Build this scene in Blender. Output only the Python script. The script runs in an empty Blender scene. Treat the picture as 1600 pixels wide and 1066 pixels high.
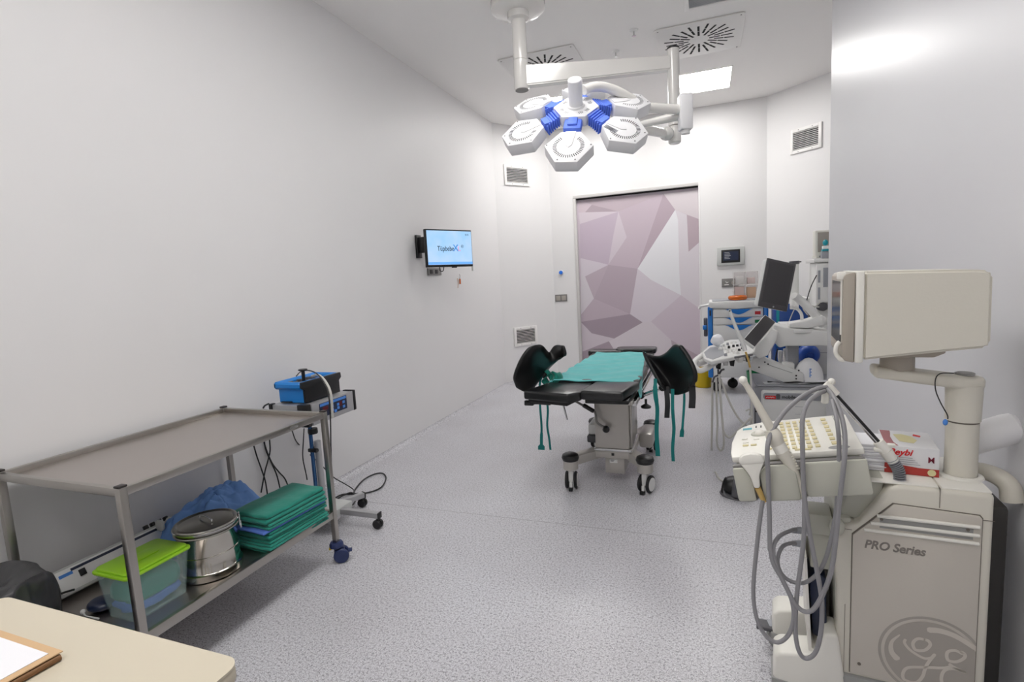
import bpy, bmesh, math, random
from mathutils import Vector, Matrix, Euler, noise
R = math.radians
PI = math.pi
random.seed(7)
scn = bpy.context.scene

# ---------------------------------------------------------------- camera
cd = bpy.data.cameras.new('camera')
cam = bpy.data.objects.new('camera', cd)
scn.collection.objects.link(cam)
cd.sensor_fit = 'HORIZONTAL'
cd.sensor_width = 36.0
cd.lens = 814.618 * 36.0 / 1600.0
cd.clip_start = 0.02
yaw, pit, rol = -0.360108485, -0.115035435, -0.0555420662
pit = -0.116035435
fw = Vector((math.sin(yaw) * math.cos(pit), math.cos(yaw) * math.cos(pit), math.sin(pit)))
rt = Vector((math.cos(yaw), -math.sin(yaw), 0))
up = rt.cross(fw)
r2 = math.cos(rol) * rt + math.sin(rol) * up
u2 = -math.sin(rol) * rt + math.cos(rol) * up
cam.matrix_world = Matrix(((r2.x, u2.x, -fw.x, 0), (r2.y, u2.y, -fw.y, 0), (r2.z, u2.z, -fw.z, 1.35), (0, 0, 0, 1)))
scn.camera = cam

# ---------------------------------------------------------------- world, exposure
wd = bpy.data.worlds.new('world'); scn.world = wd; wd.use_nodes = True
wd.node_tree.nodes['Background'].inputs[0].default_value = (0.8, 0.85, 0.9, 1)
wd.node_tree.nodes['Background'].inputs[1].default_value = 0.02
scn.view_settings.view_transform = 'Standard'
scn.view_settings.look = 'None'
scn.view_settings.gamma = 1.0
scn.view_settings.use_curve_mapping = False
scn.view_settings.exposure = 0.16
scn.cycles.max_bounces = 16
scn.cycles.diffuse_bounces = 12
scn.cycles.glossy_bounces = 6
scn.cycles.transmission_bounces = 8
PANEL_FAR = 22.5      # emission of the ceiling light panels at the far end
FILL_NEAR = 9.2     # ... and of unseen panels added as fill over and behind the camera

# ---------------------------------------------------------------- materials
def lin(c):
    return tuple(((v / 255.0) / 12.92 if v / 255.0 <= 0.04045 else ((v / 255.0 + 0.055) / 1.055) ** 2.4) for v in c)
def mat(name, rgb, rough=0.5, metal=0.0, spec=0.5, var=0.0, vscale=6.0, bump=0.0, bscale=40.0, trans=0.0, alpha=1.0, coat=0.0, emit=0.0, ecol=None, aniso=None, sheen=0.0):
    m = bpy.data.materials.new(name); m.use_nodes = True
    nt = m.node_tree; b = nt.nodes['Principled BSDF']
    c = lin(rgb)
    b.inputs['Base Color'].default_value = (*c, 1)
    b.inputs['Roughness'].default_value = rough
    b.inputs['Metallic'].default_value = metal
    b.inputs['Specular IOR Level'].default_value = spec
    b.inputs['Transmission Weight'].default_value = trans
    b.inputs['Alpha'].default_value = alpha
    b.inputs['Coat Weight'].default_value = coat
    if sheen: b.inputs['Sheen Weight'].default_value = sheen
    if emit:
        b.inputs['Emission Color'].default_value = (*(lin(ecol) if ecol else c), 1)
        b.inputs['Emission Strength'].default_value = emit
    tc = nt.nodes.new('ShaderNodeTexCoord')
    src = tc.outputs['Object']
    if aniso:
        mp = nt.nodes.new('ShaderNodeMapping'); mp.inputs['Scale'].default_value = aniso
        nt.links.new(src, mp.inputs[0]); src = mp.outputs[0]
    if var:
        n = nt.nodes.new('ShaderNodeTexNoise'); n.inputs['Scale'].default_value = vscale; n.inputs['Detail'].default_value = 3
        nt.links.new(src, n.inputs['Vector'])
        mx = nt.nodes.new('ShaderNodeMix'); mx.data_type = 'RGBA'
        mx.inputs[6].default_value = (*[max(0, v * (1 - var)) for v in c], 1)
        mx.inputs[7].default_value = (*[min(1, v * (1 + var)) for v in c], 1)
        nt.links.new(n.outputs['Fac'], mx.inputs[0])
        nt.links.new(mx.outputs[2], b.inputs['Base Color'])
    if bump:
        n = nt.nodes.new('ShaderNodeTexNoise'); n.inputs['Scale'].default_value = bscale; n.inputs['Detail'].default_value = 2
        nt.links.new(src, n.inputs['Vector'])
        bp = nt.nodes.new('ShaderNodeBump'); bp.inputs['Strength'].default_value = bump; bp.inputs['Distance'].default_value = 0.01
        nt.links.new(n.outputs['Fac'], bp.inputs['Height'])
        nt.links.new(bp.outputs[0], b.inputs['Normal'])
    return m

def floor_mat():
    m = bpy.data.materials.new('speckled_vinyl'); m.use_nodes = True
    nt = m.node_tree; b = nt.nodes['Principled BSDF']; L = nt.links.new
    b.inputs['Roughness'].default_value = 0.34
    b.inputs['Specular IOR Level'].default_value = 0.4
    tc = nt.nodes.new('ShaderNodeTexCoord')
    def spk(scale, ramp):
        n = nt.nodes.new('ShaderNodeTexNoise'); n.inputs['Scale'].default_value = scale; n.inputs['Detail'].default_value = 2
        L(tc.outputs['Object'], n.inputs['Vector'])
        r = nt.nodes.new('ShaderNodeValToRGB')
        e = r.color_ramp.elements
        e[0].position, e[0].color = ramp[0][0], (*lin(ramp[0][1]), 1)
        e[1].position, e[1].color = ramp[-1][0], (*lin(ramp[-1][1]), 1)
        for p, c in ramp[1:-1]:
            q = e.new(p); q.color = (*lin(c), 1)
        L(n.outputs['Fac'], r.inputs[0]); return r.outputs[0]
    a = spk(280, [(0.30, (84, 84, 92)), (0.385, (168, 167, 170)), (0.46, (209, 210, 215)), (0.60, (216, 217, 221)), (0.68, (246, 246, 246))])
    c = spk(110, [(0.28, (176, 174, 178)), (0.5, (248, 247, 248)), (0.72, (255, 255, 255))])
    d = spk(1.3, [(0.3, (240, 238, 238)), (0.7, (255, 255, 255))])
    mx = nt.nodes.new('ShaderNodeMix'); mx.data_type = 'RGBA'; mx.blend_type = 'MULTIPLY'; mx.inputs[0].default_value = 1
    L(a, mx.inputs[6]); L(c, mx.inputs[7])
    m2 = nt.nodes.new('ShaderNodeMix'); m2.data_type = 'RGBA'; m2.blend_type = 'MULTIPLY'; m2.inputs[0].default_value = 1
    L(mx.outputs[2], m2.inputs[6]); L(d, m2.inputs[7])
    L(m2.outputs[2], b.inputs['Base Color'])
    return m

M = {}
M['floor'] = floor_mat()
M['seam'] = mat('floor_seam', (140, 138, 140), 0.5)
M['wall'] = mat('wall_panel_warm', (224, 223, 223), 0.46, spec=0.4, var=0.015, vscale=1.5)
M['wall_r'] = mat('wall_panel_lit_cool', (210, 210, 213), 0.36, spec=0.45, var=0.012, vscale=1.5)  # bluish cast of the light on the right wall put into its colour
M['ceil'] = mat('ceiling_paint', (240, 238, 236), 0.6, var=0.012, vscale=1.2)
M['white'] = mat('white_plastic', (232, 232, 230), 0.35)
M['white_gloss'] = mat('white_enamel', (228, 226, 222), 0.16, coat=0.4)
M['lamp_white'] = mat('lamp_shell_white', (226, 226, 228), 0.35)
M['vent_white'] = mat('white_powder_coat', (232, 230, 228), 0.4)
M['void'] = mat('dark_void', (16, 16, 17), 0.8)
M['slot'] = mat('slot_dark', (40, 40, 42), 0.7)
M['slot_grey'] = mat('slot_grey', (120, 120, 122), 0.7)
M['lamp_blue'] = mat('blue_rubber', (88, 122, 226), 0.6)
M['glow'] = mat('light_diffuser_far', (255, 255, 255), 0.5, emit=PANEL_FAR, ecol=(255, 253, 250))
M['glow_fill'] = mat('light_diffuser_fill', (255, 255, 255), 0.5, emit=FILL_NEAR, ecol=(255, 253, 250))  # for the added fill panels out of view
M['mesh_grey'] = mat('filter_mesh', (206, 208, 210), 0.6)
M['filter_bars'] = mat('filter_bars', (176, 178, 180), 0.6)
M['frame_grey'] = mat('door_frame_grey', (196, 194, 192), 0.3)
M['steel'] = mat('stainless_brushed', (176, 172, 166), 0.28, metal=1.0, bump=0.02, bscale=60, aniso=(1, 12, 12))
M['steel_top'] = mat('stainless_sheet', (190, 183, 178), 0.33, metal=1.0, var=0.03, vscale=3)
M['chrome'] = mat('chrome', (205, 205, 205), 0.12, metal=1.0)
M['drum'] = mat('drum_steel', (196, 192, 184), 0.13, metal=1.0, bump=0.02, bscale=9)
M['drum_lid'] = mat('drum_lid_steel', (150, 148, 142), 0.26, metal=1.0)
M['cap_dark'] = mat('brown_black_plastic', (44, 38, 36), 0.45)
M['black'] = mat('black_plastic', (22, 22, 23), 0.4)
M['black_soft'] = mat('black_rubber', (28, 28, 30), 0.6)
M['vinyl'] = mat('black_vinyl', (26, 27, 28), 0.28, spec=0.5, bump=0.03, bscale=60)
M['foam'] = mat('black_moulded_foam', (20, 20, 21), 0.33, spec=0.4)
M['navy'] = mat('navy_caster_plastic', (38, 50, 92), 0.4)
M['yellow'] = mat('yellow_plastic', (196, 168, 16), 0.4)
M['lime'] = mat('lime_lid', (150, 204, 42), 0.35)
M['boxclear'] = mat('translucent_box', (196, 222, 220), 0.16, alpha=0.17, spec=0.5)
M['tealcloth'] = mat('teal_green_cloth', (22, 128, 112), 0.9, var=0.08, vscale=30, bump=0.3, bscale=18, sheen=0.2)
M['drape'] = mat('turquoise_drape', (98, 194, 194), 0.9, var=0.07, vscale=12, bump=0.35, bscale=14, sheen=0.2)
M['strap'] = mat('teal_strap', (0, 110, 108), 0.8, var=0.1, vscale=30)
M['bluecloth'] = mat('blue_nonwoven', (108, 150, 212), 0.85, var=0.08, vscale=10, bump=0.5, bscale=12)
M['bluefold'] = mat('blue_cotton', (82, 116, 196), 0.85, var=0.06, vscale=20, bump=0.3)
M['bag'] = mat('black_bin_bag', (52, 52, 54), 0.34, spec=0.7, bump=1.0, bscale=10)
M['cream'] = mat('cream_laminate', (205, 196, 176), 0.35, var=0.02, vscale=5)
M['paper'] = mat('paper', (236, 236, 240), 0.8)
M['kraft'] = mat('kraft_folder', (206, 172, 132), 0.7, var=0.04, vscale=12)
M['kraft_d'] = mat('brown_folder', (120, 84, 48), 0.6)
M['bluecase'] = mat('bright_blue_plastic', (24, 126, 208), 0.35)
M['alu'] = mat('silver_paint', (178, 178, 180), 0.35, metal=0.5)
M['panel_navy'] = mat('control_navy', (30, 40, 66), 0.3)
M['key_blue'] = mat('blue_keys', (74, 134, 214), 0.4)
M['red_led'] = mat('dark_red_window', (90, 20, 30), 0.3)
M['grey_dev'] = mat('light_grey_device', (190, 192, 190), 0.4)
M['pole_blue'] = mat('blue_tube', (70, 110, 160), 0.25, metal=0.7)
M['cable_black'] = mat('black_cable', (26, 26, 28), 0.5)
M['cable_grey'] = mat('grey_cable', (140, 139, 142), 0.45)
M['cable_light'] = mat('pale_cable', (196, 194, 188), 0.5)
M['ge'] = mat('ivory_plastic', (214, 210, 198), 0.4, var=0.02, vscale=4, bump=0.04, bscale=150)
M['ge_panel'] = mat('ivory_panel', (200, 194, 184), 0.42, var=0.02, vscale=4, bump=0.04, bscale=150)
M['ge_white'] = mat('off_white_plastic', (230, 228, 220), 0.38)
M['ge_grey'] = mat('grey_green_plastic', (186, 186, 174), 0.42)
M['ge_taupe'] = mat('taupe_plastic', (168, 160, 148), 0.42)
M['gap'] = mat('panel_gap', (112, 105, 96), 0.7)
M['ge_mark'] = mat('printed_grey', (164, 158, 150), 0.5)
M['ge_letter'] = mat('lettering_grey', (128, 122, 116), 0.5)
M['ge_shade'] = mat('rear_shade_grey', (62, 60, 58), 0.6)  # dark grey standing for shade behind the ivory machine
M['foam_m'] = M['foam']
M['ge_bump'] = mat('bumper_grey', (150, 150, 148), 0.5)
M['keytan'] = mat('tan_key', (206, 194, 148), 0.45)
M['screen'] = mat('dark_screen', (34, 38, 38), 0.12)
M['screen_grey'] = mat('grey_screen', (66, 64, 66), 0.3)
M['lcd_frame'] = mat('dark_grey_frame', (78, 76, 78), 0.4)
M['amber'] = mat('yellowed_plastic', (196, 164, 96), 0.45)
M['med_white'] = mat('medical_white', (222, 222, 220), 0.35)
M['med_grey'] = mat('medical_grey', (150, 152, 158), 0.4)
M['med_dark'] = mat('medical_dark_grey', (84, 84, 88), 0.45)
M['trolley_blue'] = mat('trolley_blue', (30, 118, 200), 0.35)
M['deep_blue'] = mat('deep_blue', (12, 66, 140), 0.4)
M['orange'] = mat('orange_gel', (222, 112, 20), 0.25, trans=0.35)
M['red'] = mat('red_label', (196, 40, 48), 0.5)
M['redprint'] = mat('red_print', (214, 30, 34), 0.5)
M['brick_red'] = mat('brick_red_print', (176, 56, 48), 0.5)
M['mauve'] = mat('mauve_print', (160, 96, 100), 0.5)
M['darkred'] = mat('dark_red_print', (120, 30, 50), 0.5)
M['green'] = mat('green_plastic', (10, 120, 70), 0.45)
M['pale_yellow'] = mat('pale_yellow_print', (222, 214, 164), 0.6)
M['cardwhite'] = mat('white_card', (226, 226, 228), 0.5)
M['clear'] = mat('clear_acrylic', (244, 240, 240), 0.1, trans=0.85)
M['beige'] = mat('beige_card', (220, 186, 156), 0.6)
M['pinkcard'] = mat('pinkish_card', (222, 204, 200), 0.6)
M['tabenamel'] = mat('table_enamel', (184, 180, 174), 0.3, metal=0.35)
M['blue_ball'] = mat('blue_ball', (30, 80, 176), 0.35)
M['teal_bright'] = mat('teal_bright', (20, 150, 165), 0.4)
M['cyl_white'] = mat('white_bottle', (238, 238, 240), 0.3)
M['outlet'] = mat('outlet_grey', (120, 118, 116), 0.4)
M['tv_screen'] = None
M['blue_btn'] = mat('blue_button', (20, 110, 220), 0.35)
M['logo_dark'] = mat('logo_dark', (30, 60, 84), 0.6, emit=0.25, ecol=(30, 60, 84))
M['logo_blue'] = mat('logo_blue', (60, 130, 200), 0.6, emit=0.6, ecol=(60, 130, 200))
M['logo_pink'] = mat('logo_pink', (214, 150, 190), 0.6, emit=0.6, ecol=(214, 150, 190))
M['sink'] = mat('screen_band', (100, 160, 226), 0.5, emit=0.7, ecol=(100, 160, 226))

# ---------------------------------------------------------------- mesh helpers
def V(*a): return Vector(a)
def T(x, y, z): return Matrix.Translation((x, y, z))
def RX(a): return Matrix.Rotation(R(a), 4, 'X')
def RY(a): return Matrix.Rotation(R(a), 4, 'Y')
def RZ(a): return Matrix.Rotation(R(a), 4, 'Z')
def frame(o, x, y):
    x = Vector(x).normalized(); z = x.cross(Vector(y)).normalized(); y = z.cross(x)
    return Matrix(((x.x, y.x, z.x, o[0]), (x.y, y.y, z.y, o[1]), (x.z, y.z, z.z, o[2]), (0, 0, 0, 1)))
def align(p0, p1):
    d = (Vector(p1) - Vector(p0)); q = d.to_track_quat('Z', 'Y')
    return Matrix.Translation(p0) @ q.to_matrix().to_4x4(), d.length
def crom(pts, n=6):
    P = [Vector(p) for p in pts]
    if len(P) < 3: return P
    P = [2 * P[0] - P[1]] + P + [2 * P[-1] - P[-2]]
    out = []
    for i in range(1, len(P) - 2):
        a, b, c, d = P[i - 1:i + 3]
        for k in range(n):
            t = k / n
            out.append(0.5 * ((2 * b) + (c - a) * t + (2 * a - 5 * b + 4 * c - d) * t * t + (3 * b - a - 3 * c + d) * t ** 3))
    out.append(P[-2]); return out

class MB:
    def __init__(s): s.v = []; s.f = []
    def add(s, vs, fs, m=None):
        o = len(s.v)
        s.v += [(m @ Vector(p)) if m else Vector(p) for p in vs]
        s.f += [tuple(i + o for i in f) for f in fs]
        return s
    def bm(s, b, m=None):
        b.verts.ensure_lookup_table(); b.verts.index_update()
        s.add([v.co.copy() for v in b.verts], [[v.index for v in f.verts] for f in b.faces], m); b.free(); return s
    def box(s, c, d, m=None, bev=0, seg=2, taper=None):
        b = bmesh.new(); bmesh.ops.create_cube(b, size=1)
        for v in b.verts:
            if taper and v.co.z > 0: v.co.x *= taper[0]; v.co.y *= taper[1]
            v.co = Vector((v.co.x * d[0], v.co.y * d[1], v.co.z * d[2]))
        if bev: bmesh.ops.bevel(b, geom=b.edges[:], offset=min(bev, 0.45 * min(d)), segments=seg, affect='EDGES', profile=0.5)
        mm = Matrix.Translation(c)
        if m: mm = m @ mm
        return s.bm(b, mm)
    def bx(s, x0, x1, y0, y1, z0, z1, bev=0, seg=2, m=None):
        return s.box(((x0 + x1) / 2, (y0 + y1) / 2, (z0 + z1) / 2), (abs(x1 - x0), abs(y1 - y0), abs(z1 - z0)), m, bev, seg)
    def cyl(s, p0, p1, r0, r1=None, seg=20, bev=0, m=None):
        r1 = r0 if r1 is None else r1
        a, L = align(p0, p1)
        prof = [(0, 0), (r0, 0), (r1, L), (0, L)]
        if bev: prof = [(0, 0), (r0 - bev, 0), (r0, bev), (r1, L - bev), (r1 - bev, L), (0, L)]
        return s.lathe(prof, (m @ a) if m else a, seg)
    def lathe(s, prof, m=None, seg=24):
        vs = []; fs = []; idx = []
        for (r, z) in prof:
            if r <= 1e-7: idx.append([len(vs)]); vs.append((0, 0, z))
            else:
                idx.append(list(range(len(vs), len(vs) + seg)))
                vs += [(r * math.cos(2 * PI * k / seg), r * math.sin(2 * PI * k / seg), z) for k in range(seg)]
        for a, b in zip(idx, idx[1:]):
            for k in range(seg):
                k2 = (k + 1) % seg
                if len(a) == 1 and len(b) == 1: continue
                if len(a) == 1: fs.append((a[0], b[k2], b[k]))
                elif len(b) == 1: fs.append((a[k], a[k2], b[0]))
                else: fs.append((a[k], a[k2], b[k2], b[k]))
        return s.add(vs, fs, m)
    def sph(s, c, r, m=None, seg=20, rings=10):
        rr = r if isinstance(r, (tuple, list)) else (r, r, r)
        prof = [(math.sin(PI * i / rings), -math.cos(PI * i / rings)) for i in range(rings + 1)]
        prof[0] = (0, -1); prof[-1] = (0, 1)
        mm = Matrix.Translation(c) @ Matrix.Diagonal((*rr, 1))
        return s.lathe(prof, (m @ mm) if m else mm, seg)
    def tube(s, pts, r, seg=8, n=6, m=None, r1=None, flat=None, prof=None):
        P = crom(pts, n) if n > 1 else [Vector(p) for p in pts]
        rings = []; vs = []; fs = []
        up = Vector((0, 0, 1)); prev = None
        for i, p in enumerate(P):
            t = (P[min(i + 1, len(P) - 1)] - P[max(i - 1, 0)]).normalized()
            if prev is None:
                x = t.cross(up)
                if x.length < 0.05: x = t.cross(Vector((0, 1, 0)))
                x.normalize()
            else:
                x = prev - t * prev.dot(t); x.normalize()
            prev = x; y = t.cross(x)
            f = i / max(1, len(P) - 1)
            rr = r + ((r1 - r) * f if r1 is not None else 0)
            if prof: rr = prof(f)
            fx, fy = flat if flat else (1, 1)
            rings.append(len(vs))
            vs += [p + (x * math.cos(2 * PI * k / seg) * fx + y * math.sin(2 * PI * k / seg) * fy) * rr for k in range(seg)]
        for a, b in zip(rings, rings[1:]):
            for k in range(seg):
                k2 = (k + 1) % seg; fs.append((a + k, a + k2, b + k2, b + k))
        fs.append(tuple(range(seg - 1, -1, -1))); fs.append(tuple(rings[-1] + k for k in range(seg)))
        return s.add(vs, fs, m)
    def prism(s, poly, h, m=None, bev=0, seg=2, z0=0):
        b = bmesh.new(); vv = [b.verts.new((p[0], p[1], z0)) for p in poly]
        f = b.faces.new(vv)
        r = bmesh.ops.extrude_face_region(b, geom=[f])
        for v in r['geom']:
            if isinstance(v, bmesh.types.BMVert): v.co.z += h
        bmesh.ops.recalc_face_normals(b, faces=b.faces[:])
        if bev: bmesh.ops.bevel(b, geom=b.edges[:], offset=bev, segments=seg, affect='EDGES', profile=0.5)
        return s.bm(b, m)
    def grid(s, fn, nu, nv, thick=0, m=None):
        vs = [fn(i / nu, j / nv) for j in range(nv + 1) for i in range(nu + 1)]
        w = nu + 1
        fs = [(j * w + i, j * w + i + 1, (j + 1) * w + i + 1, (j + 1) * w + i) for j in range(nv) for i in range(nu)]
        return s.add(vs, fs, m)
    def ribbon(s, pts, w, side, th=0.0015, n=5, ws=None):
        P = crom(pts, n); S = Vector(side).normalized()
        vs = []; fs = []
        for i, p in enumerate(P):
            t = (P[min(i + 1, len(P) - 1)] - P[max(i - 1, 0)]).normalized()
            nn = t.cross(S).normalized()
            ww = (w if not ws else ws[min(len(ws) - 1, int(i / n + 0.5))]) / 2
            vs += [p - S * ww - nn * th, p + S * ww - nn * th, p + S * ww + nn * th, p - S * ww + nn * th]
        for i in range(len(P) - 1):
            a = 4 * i
            for k in range(4): fs.append((a + k, a + (k + 1) % 4, a + 4 + (k + 1) % 4, a + 4 + k))
        fs += [(3, 2, 1, 0), tuple(4 * (len(P) - 1) + k for k in range(4))]
        return s.add(vs, fs)
    def mesh(s, name, m=None):
        me = bpy.data.meshes.new(name)
        vs = [m @ v for v in s.v] if m else s.v
        me.from_pydata([tuple(v) for v in vs], [], s.f)
        me.validate()
        bm_ = bmesh.new(); bm_.from_mesh(me)
        bmesh.ops.recalc_face_normals(bm_, faces=bm_.faces[:])
        bm_.to_mesh(me); bm_.free()
        return me

INV = {}
def thing(name, label, cat, loc=(0, 0, 0), rz=0, group=None, world=False, kind=None):
    o = bpy.data.objects.new(name, None); scn.collection.objects.link(o)
    o.location = loc; o.rotation_euler = (0, 0, R(rz)); o.empty_display_size = 0.05
    o['label'] = label; o['category'] = cat
    if group: o['group'] = group
    if kind: o['kind'] = kind
    if world: INV[o.name] = (T(*loc) @ RZ(rz)).inverted()
    return o
def part(name, mb, material, parent=None, smooth=35, label=None, sub=0, solid=0, kind=None, inv=None):
    me = mb.mesh(name, inv if inv is not None else (INV.get(parent.name) if parent else None))
    if parent and parent.parent and inv is None:
        root = parent
        while root.parent: root = root.parent
        if root.name in INV: me.transform(INV[root.name])
    o = bpy.data.objects.new(name, me); scn.collection.objects.link(o)
    me.materials.append(M[material] if isinstance(material, str) else material)
    if smooth:
        me.polygons.foreach_set('use_smooth', [True] * len(me.polygons))
        me.set_sharp_from_angle(angle=R(smooth))
    if parent: o.parent = parent
    if label: o['label'] = label
    if kind: o['kind'] = kind
    if solid:
        md = o.modifiers.new('thick', 'SOLIDIFY'); md.thickness = solid; md.offset = 0
    if sub:
        md = o.modifiers.new('sub', 'SUBSURF'); md.levels = sub; md.render_levels = sub
    return o
def solo(name, mb, material, label, cat, group=None, **k):
    o = part(name, mb, material, None, **k)
    bb = [Vector(c) for c in o.bound_box]
    c = Vector(((min(p.x for p in bb) + max(p.x for p in bb)) / 2, (min(p.y for p in bb) + max(p.y for p in bb)) / 2, min(p.z for p in bb)))
    o.data.transform(Matrix.Translation(-c)); o.location = c
    o['label'] = label; o['category'] = cat
    if group: o['group'] = group
    return o
def struct(name, mb, material, **k):
    o = part(name, mb, material, None, **k); o['kind'] = 'structure'; return o
def copy_tree(o, name=None):
    c = o.copy(); scn.collection.objects.link(c)
    for ch in list(o.children):
        d = copy_tree(ch); d.parent = c
    return c
def text(name, s, size, m, material, parent, ext=0.0004, shear=0.0, bold=0.0, label=None, sx=1.0):
    cu = bpy.data.curves.new(name, 'FONT'); cu.body = s; cu.size = size; cu.extrude = ext; cu.shear = shear; cu.offset = bold
    cu.resolution_u = 4
    o = bpy.data.objects.new(name, cu); scn.collection.objects.link(o)
    dg = bpy.context.evaluated_depsgraph_get()
    me = bpy.data.meshes.new_from_object(o.evaluated_get(dg))
    bpy.data.objects.remove(o)
    mm = m @ Matrix.Diagonal((sx, 1, 1, 1))
    root = parent
    while root and root.parent: root = root.parent
    if root and root.name in INV: mm = INV[root.name] @ mm
    me.transform(mm)
    me.materials.clear(); me.materials.append(M[material])
    q = bpy.data.objects.new(name, me); scn.collection.objects.link(q)
    q.parent = parent
    if label: q['label'] = label
    return q
def rrect(x0, x1, y0, y1, r, n=5):
    out = []
    for cx, cy, a in ((x1 - r, y1 - r, 0), (x0 + r, y1 - r, 90), (x0 + r, y0 + r, 180), (x1 - r, y0 + r, 270)):
        for k in range(n + 1):
            t = R(a + 90 * k / n); out.append((cx + r * math.cos(t), cy + r * math.sin(t)))
    return out
# planes for prisms: XZ = profile seen from -y, extruded along +y
XZ = Matrix(((1, 0, 0, 0), (0, 0, 1, 0), (0, 1, 0, 0), (0, 0, 0, 1)))
YZ = Matrix(((0, 0, 1, 0), (1, 0, 0, 0), (0, 1, 0, 0), (0, 0, 0, 1)))

# ================================================================ SETTING
H = 3.283
WL, WR = -2.449, 0.81
YB = 6.944
YE = 4.28           # where the right wall ends and the recess begins
NEAR = -1.3
struct('floor', MB().bx(-2.6, 2.2, NEAR - .1, 7.1, -0.06, 0), 'floor', smooth=0)
struct('ceiling', MB().bx(-2.6, 2.2, NEAR - .1, 7.1, H, H + .08), 'ceil', smooth=0)
struct('wall_left', MB().bx(WL - .1, WL, NEAR - .1, 6.214, 0, H), 'wall', smooth=0)
def wallseg(name, a, b, m, th=.1, z0=0, z1=H):
    a = Vector(a); b = Vector(b); d = (b - a).normalized(); n = Vector((-d.y, d.x)) * th
    return struct(name, MB().prism([a, b, b + n, a + n], z1 - z0, T(0, 0, z0)), m, smooth=0)
wallseg('wall_corner_left', (WL, 6.21), (-1.955, YB), 'wall')
b = MB()
b.bx(-2.1, -1.612, YB, YB + .1, 0, H); b.bx(-0.077, .72, YB, YB + .1, 0, H); b.bx(-1.612, -0.077, YB, YB + .1, 2.375, H)
struct('wall_back', b, 'wall', smooth=0)
wallseg('wall_corner_right', (.68, YB), (1.9, YB - 1.22 * .94), 'wall')
struct('wall_recess_side', MB().bx(1.9, 2.0, 4.2, 5.9, 0, H), 'wall', smooth=0)
b = MB(); b.prism([(WR, NEAR - .1), (WR, YE - .02), (WR + .02, YE), (2.0, YE), (2.0, YE - .12), (WR + .12, YE - .12), (WR + .12, NEAR - .1)], H)
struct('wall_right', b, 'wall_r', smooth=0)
struct('wall_near', MB().bx(-2.6, .95, NEAR - .1, NEAR, 0, H), 'wall', smooth=0)
# coved skirting, same vinyl as the floor
def cove(name, a, b, side, h=.034, w=.068):
    a = Vector((a[0], a[1], 0)); b = Vector((b[0], b[1], 0)); d = (b - a).normalized(); n = Vector(side).normalized()
    prof = [(0, h)] + [(w * (1 - math.cos(R(t))), h * (1 - math.sin(R(t)))) for t in (8, 25, 45, 65, 82)] + [(w, 0.0)]
    vs = []; fs = []
    prof = prof + [(0, 0.0)]
    for e in (a, b):
        vs += [e + n * p[0] + V(0, 0, p[1]) for p in prof]
    k = len(prof)
    for i in range(k): fs.append((i, (i + 1) % k, k + (i + 1) % k, k + i))
    fs += [tuple(range(k)), tuple(range(2 * k - 1, k - 1, -1))]
    return struct(name, MB().add(vs, fs), 'floor', smooth=0)
cove('baseboard_left', (WL, NEAR), (WL, 6.22), (1, 0, 0))
cove('baseboard_corner_left', (WL, 6.20), (-1.955, YB), (.83, -.56, 0))
cove('baseboard_back', (-2.0, YB), (-1.63, YB), (0, -1, 0))
cove('baseboard_back_right', (-.06, YB), (.70, YB), (0, -1, 0))
cove('baseboard_right', (WR, NEAR), (WR, YE), (-1, 0, 0), h=.05, w=.03)
struct('trim_1', MB().bx(-2.38, .78, 2.638, 2.640, 0, .0005), 'seam', smooth=0)

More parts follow.
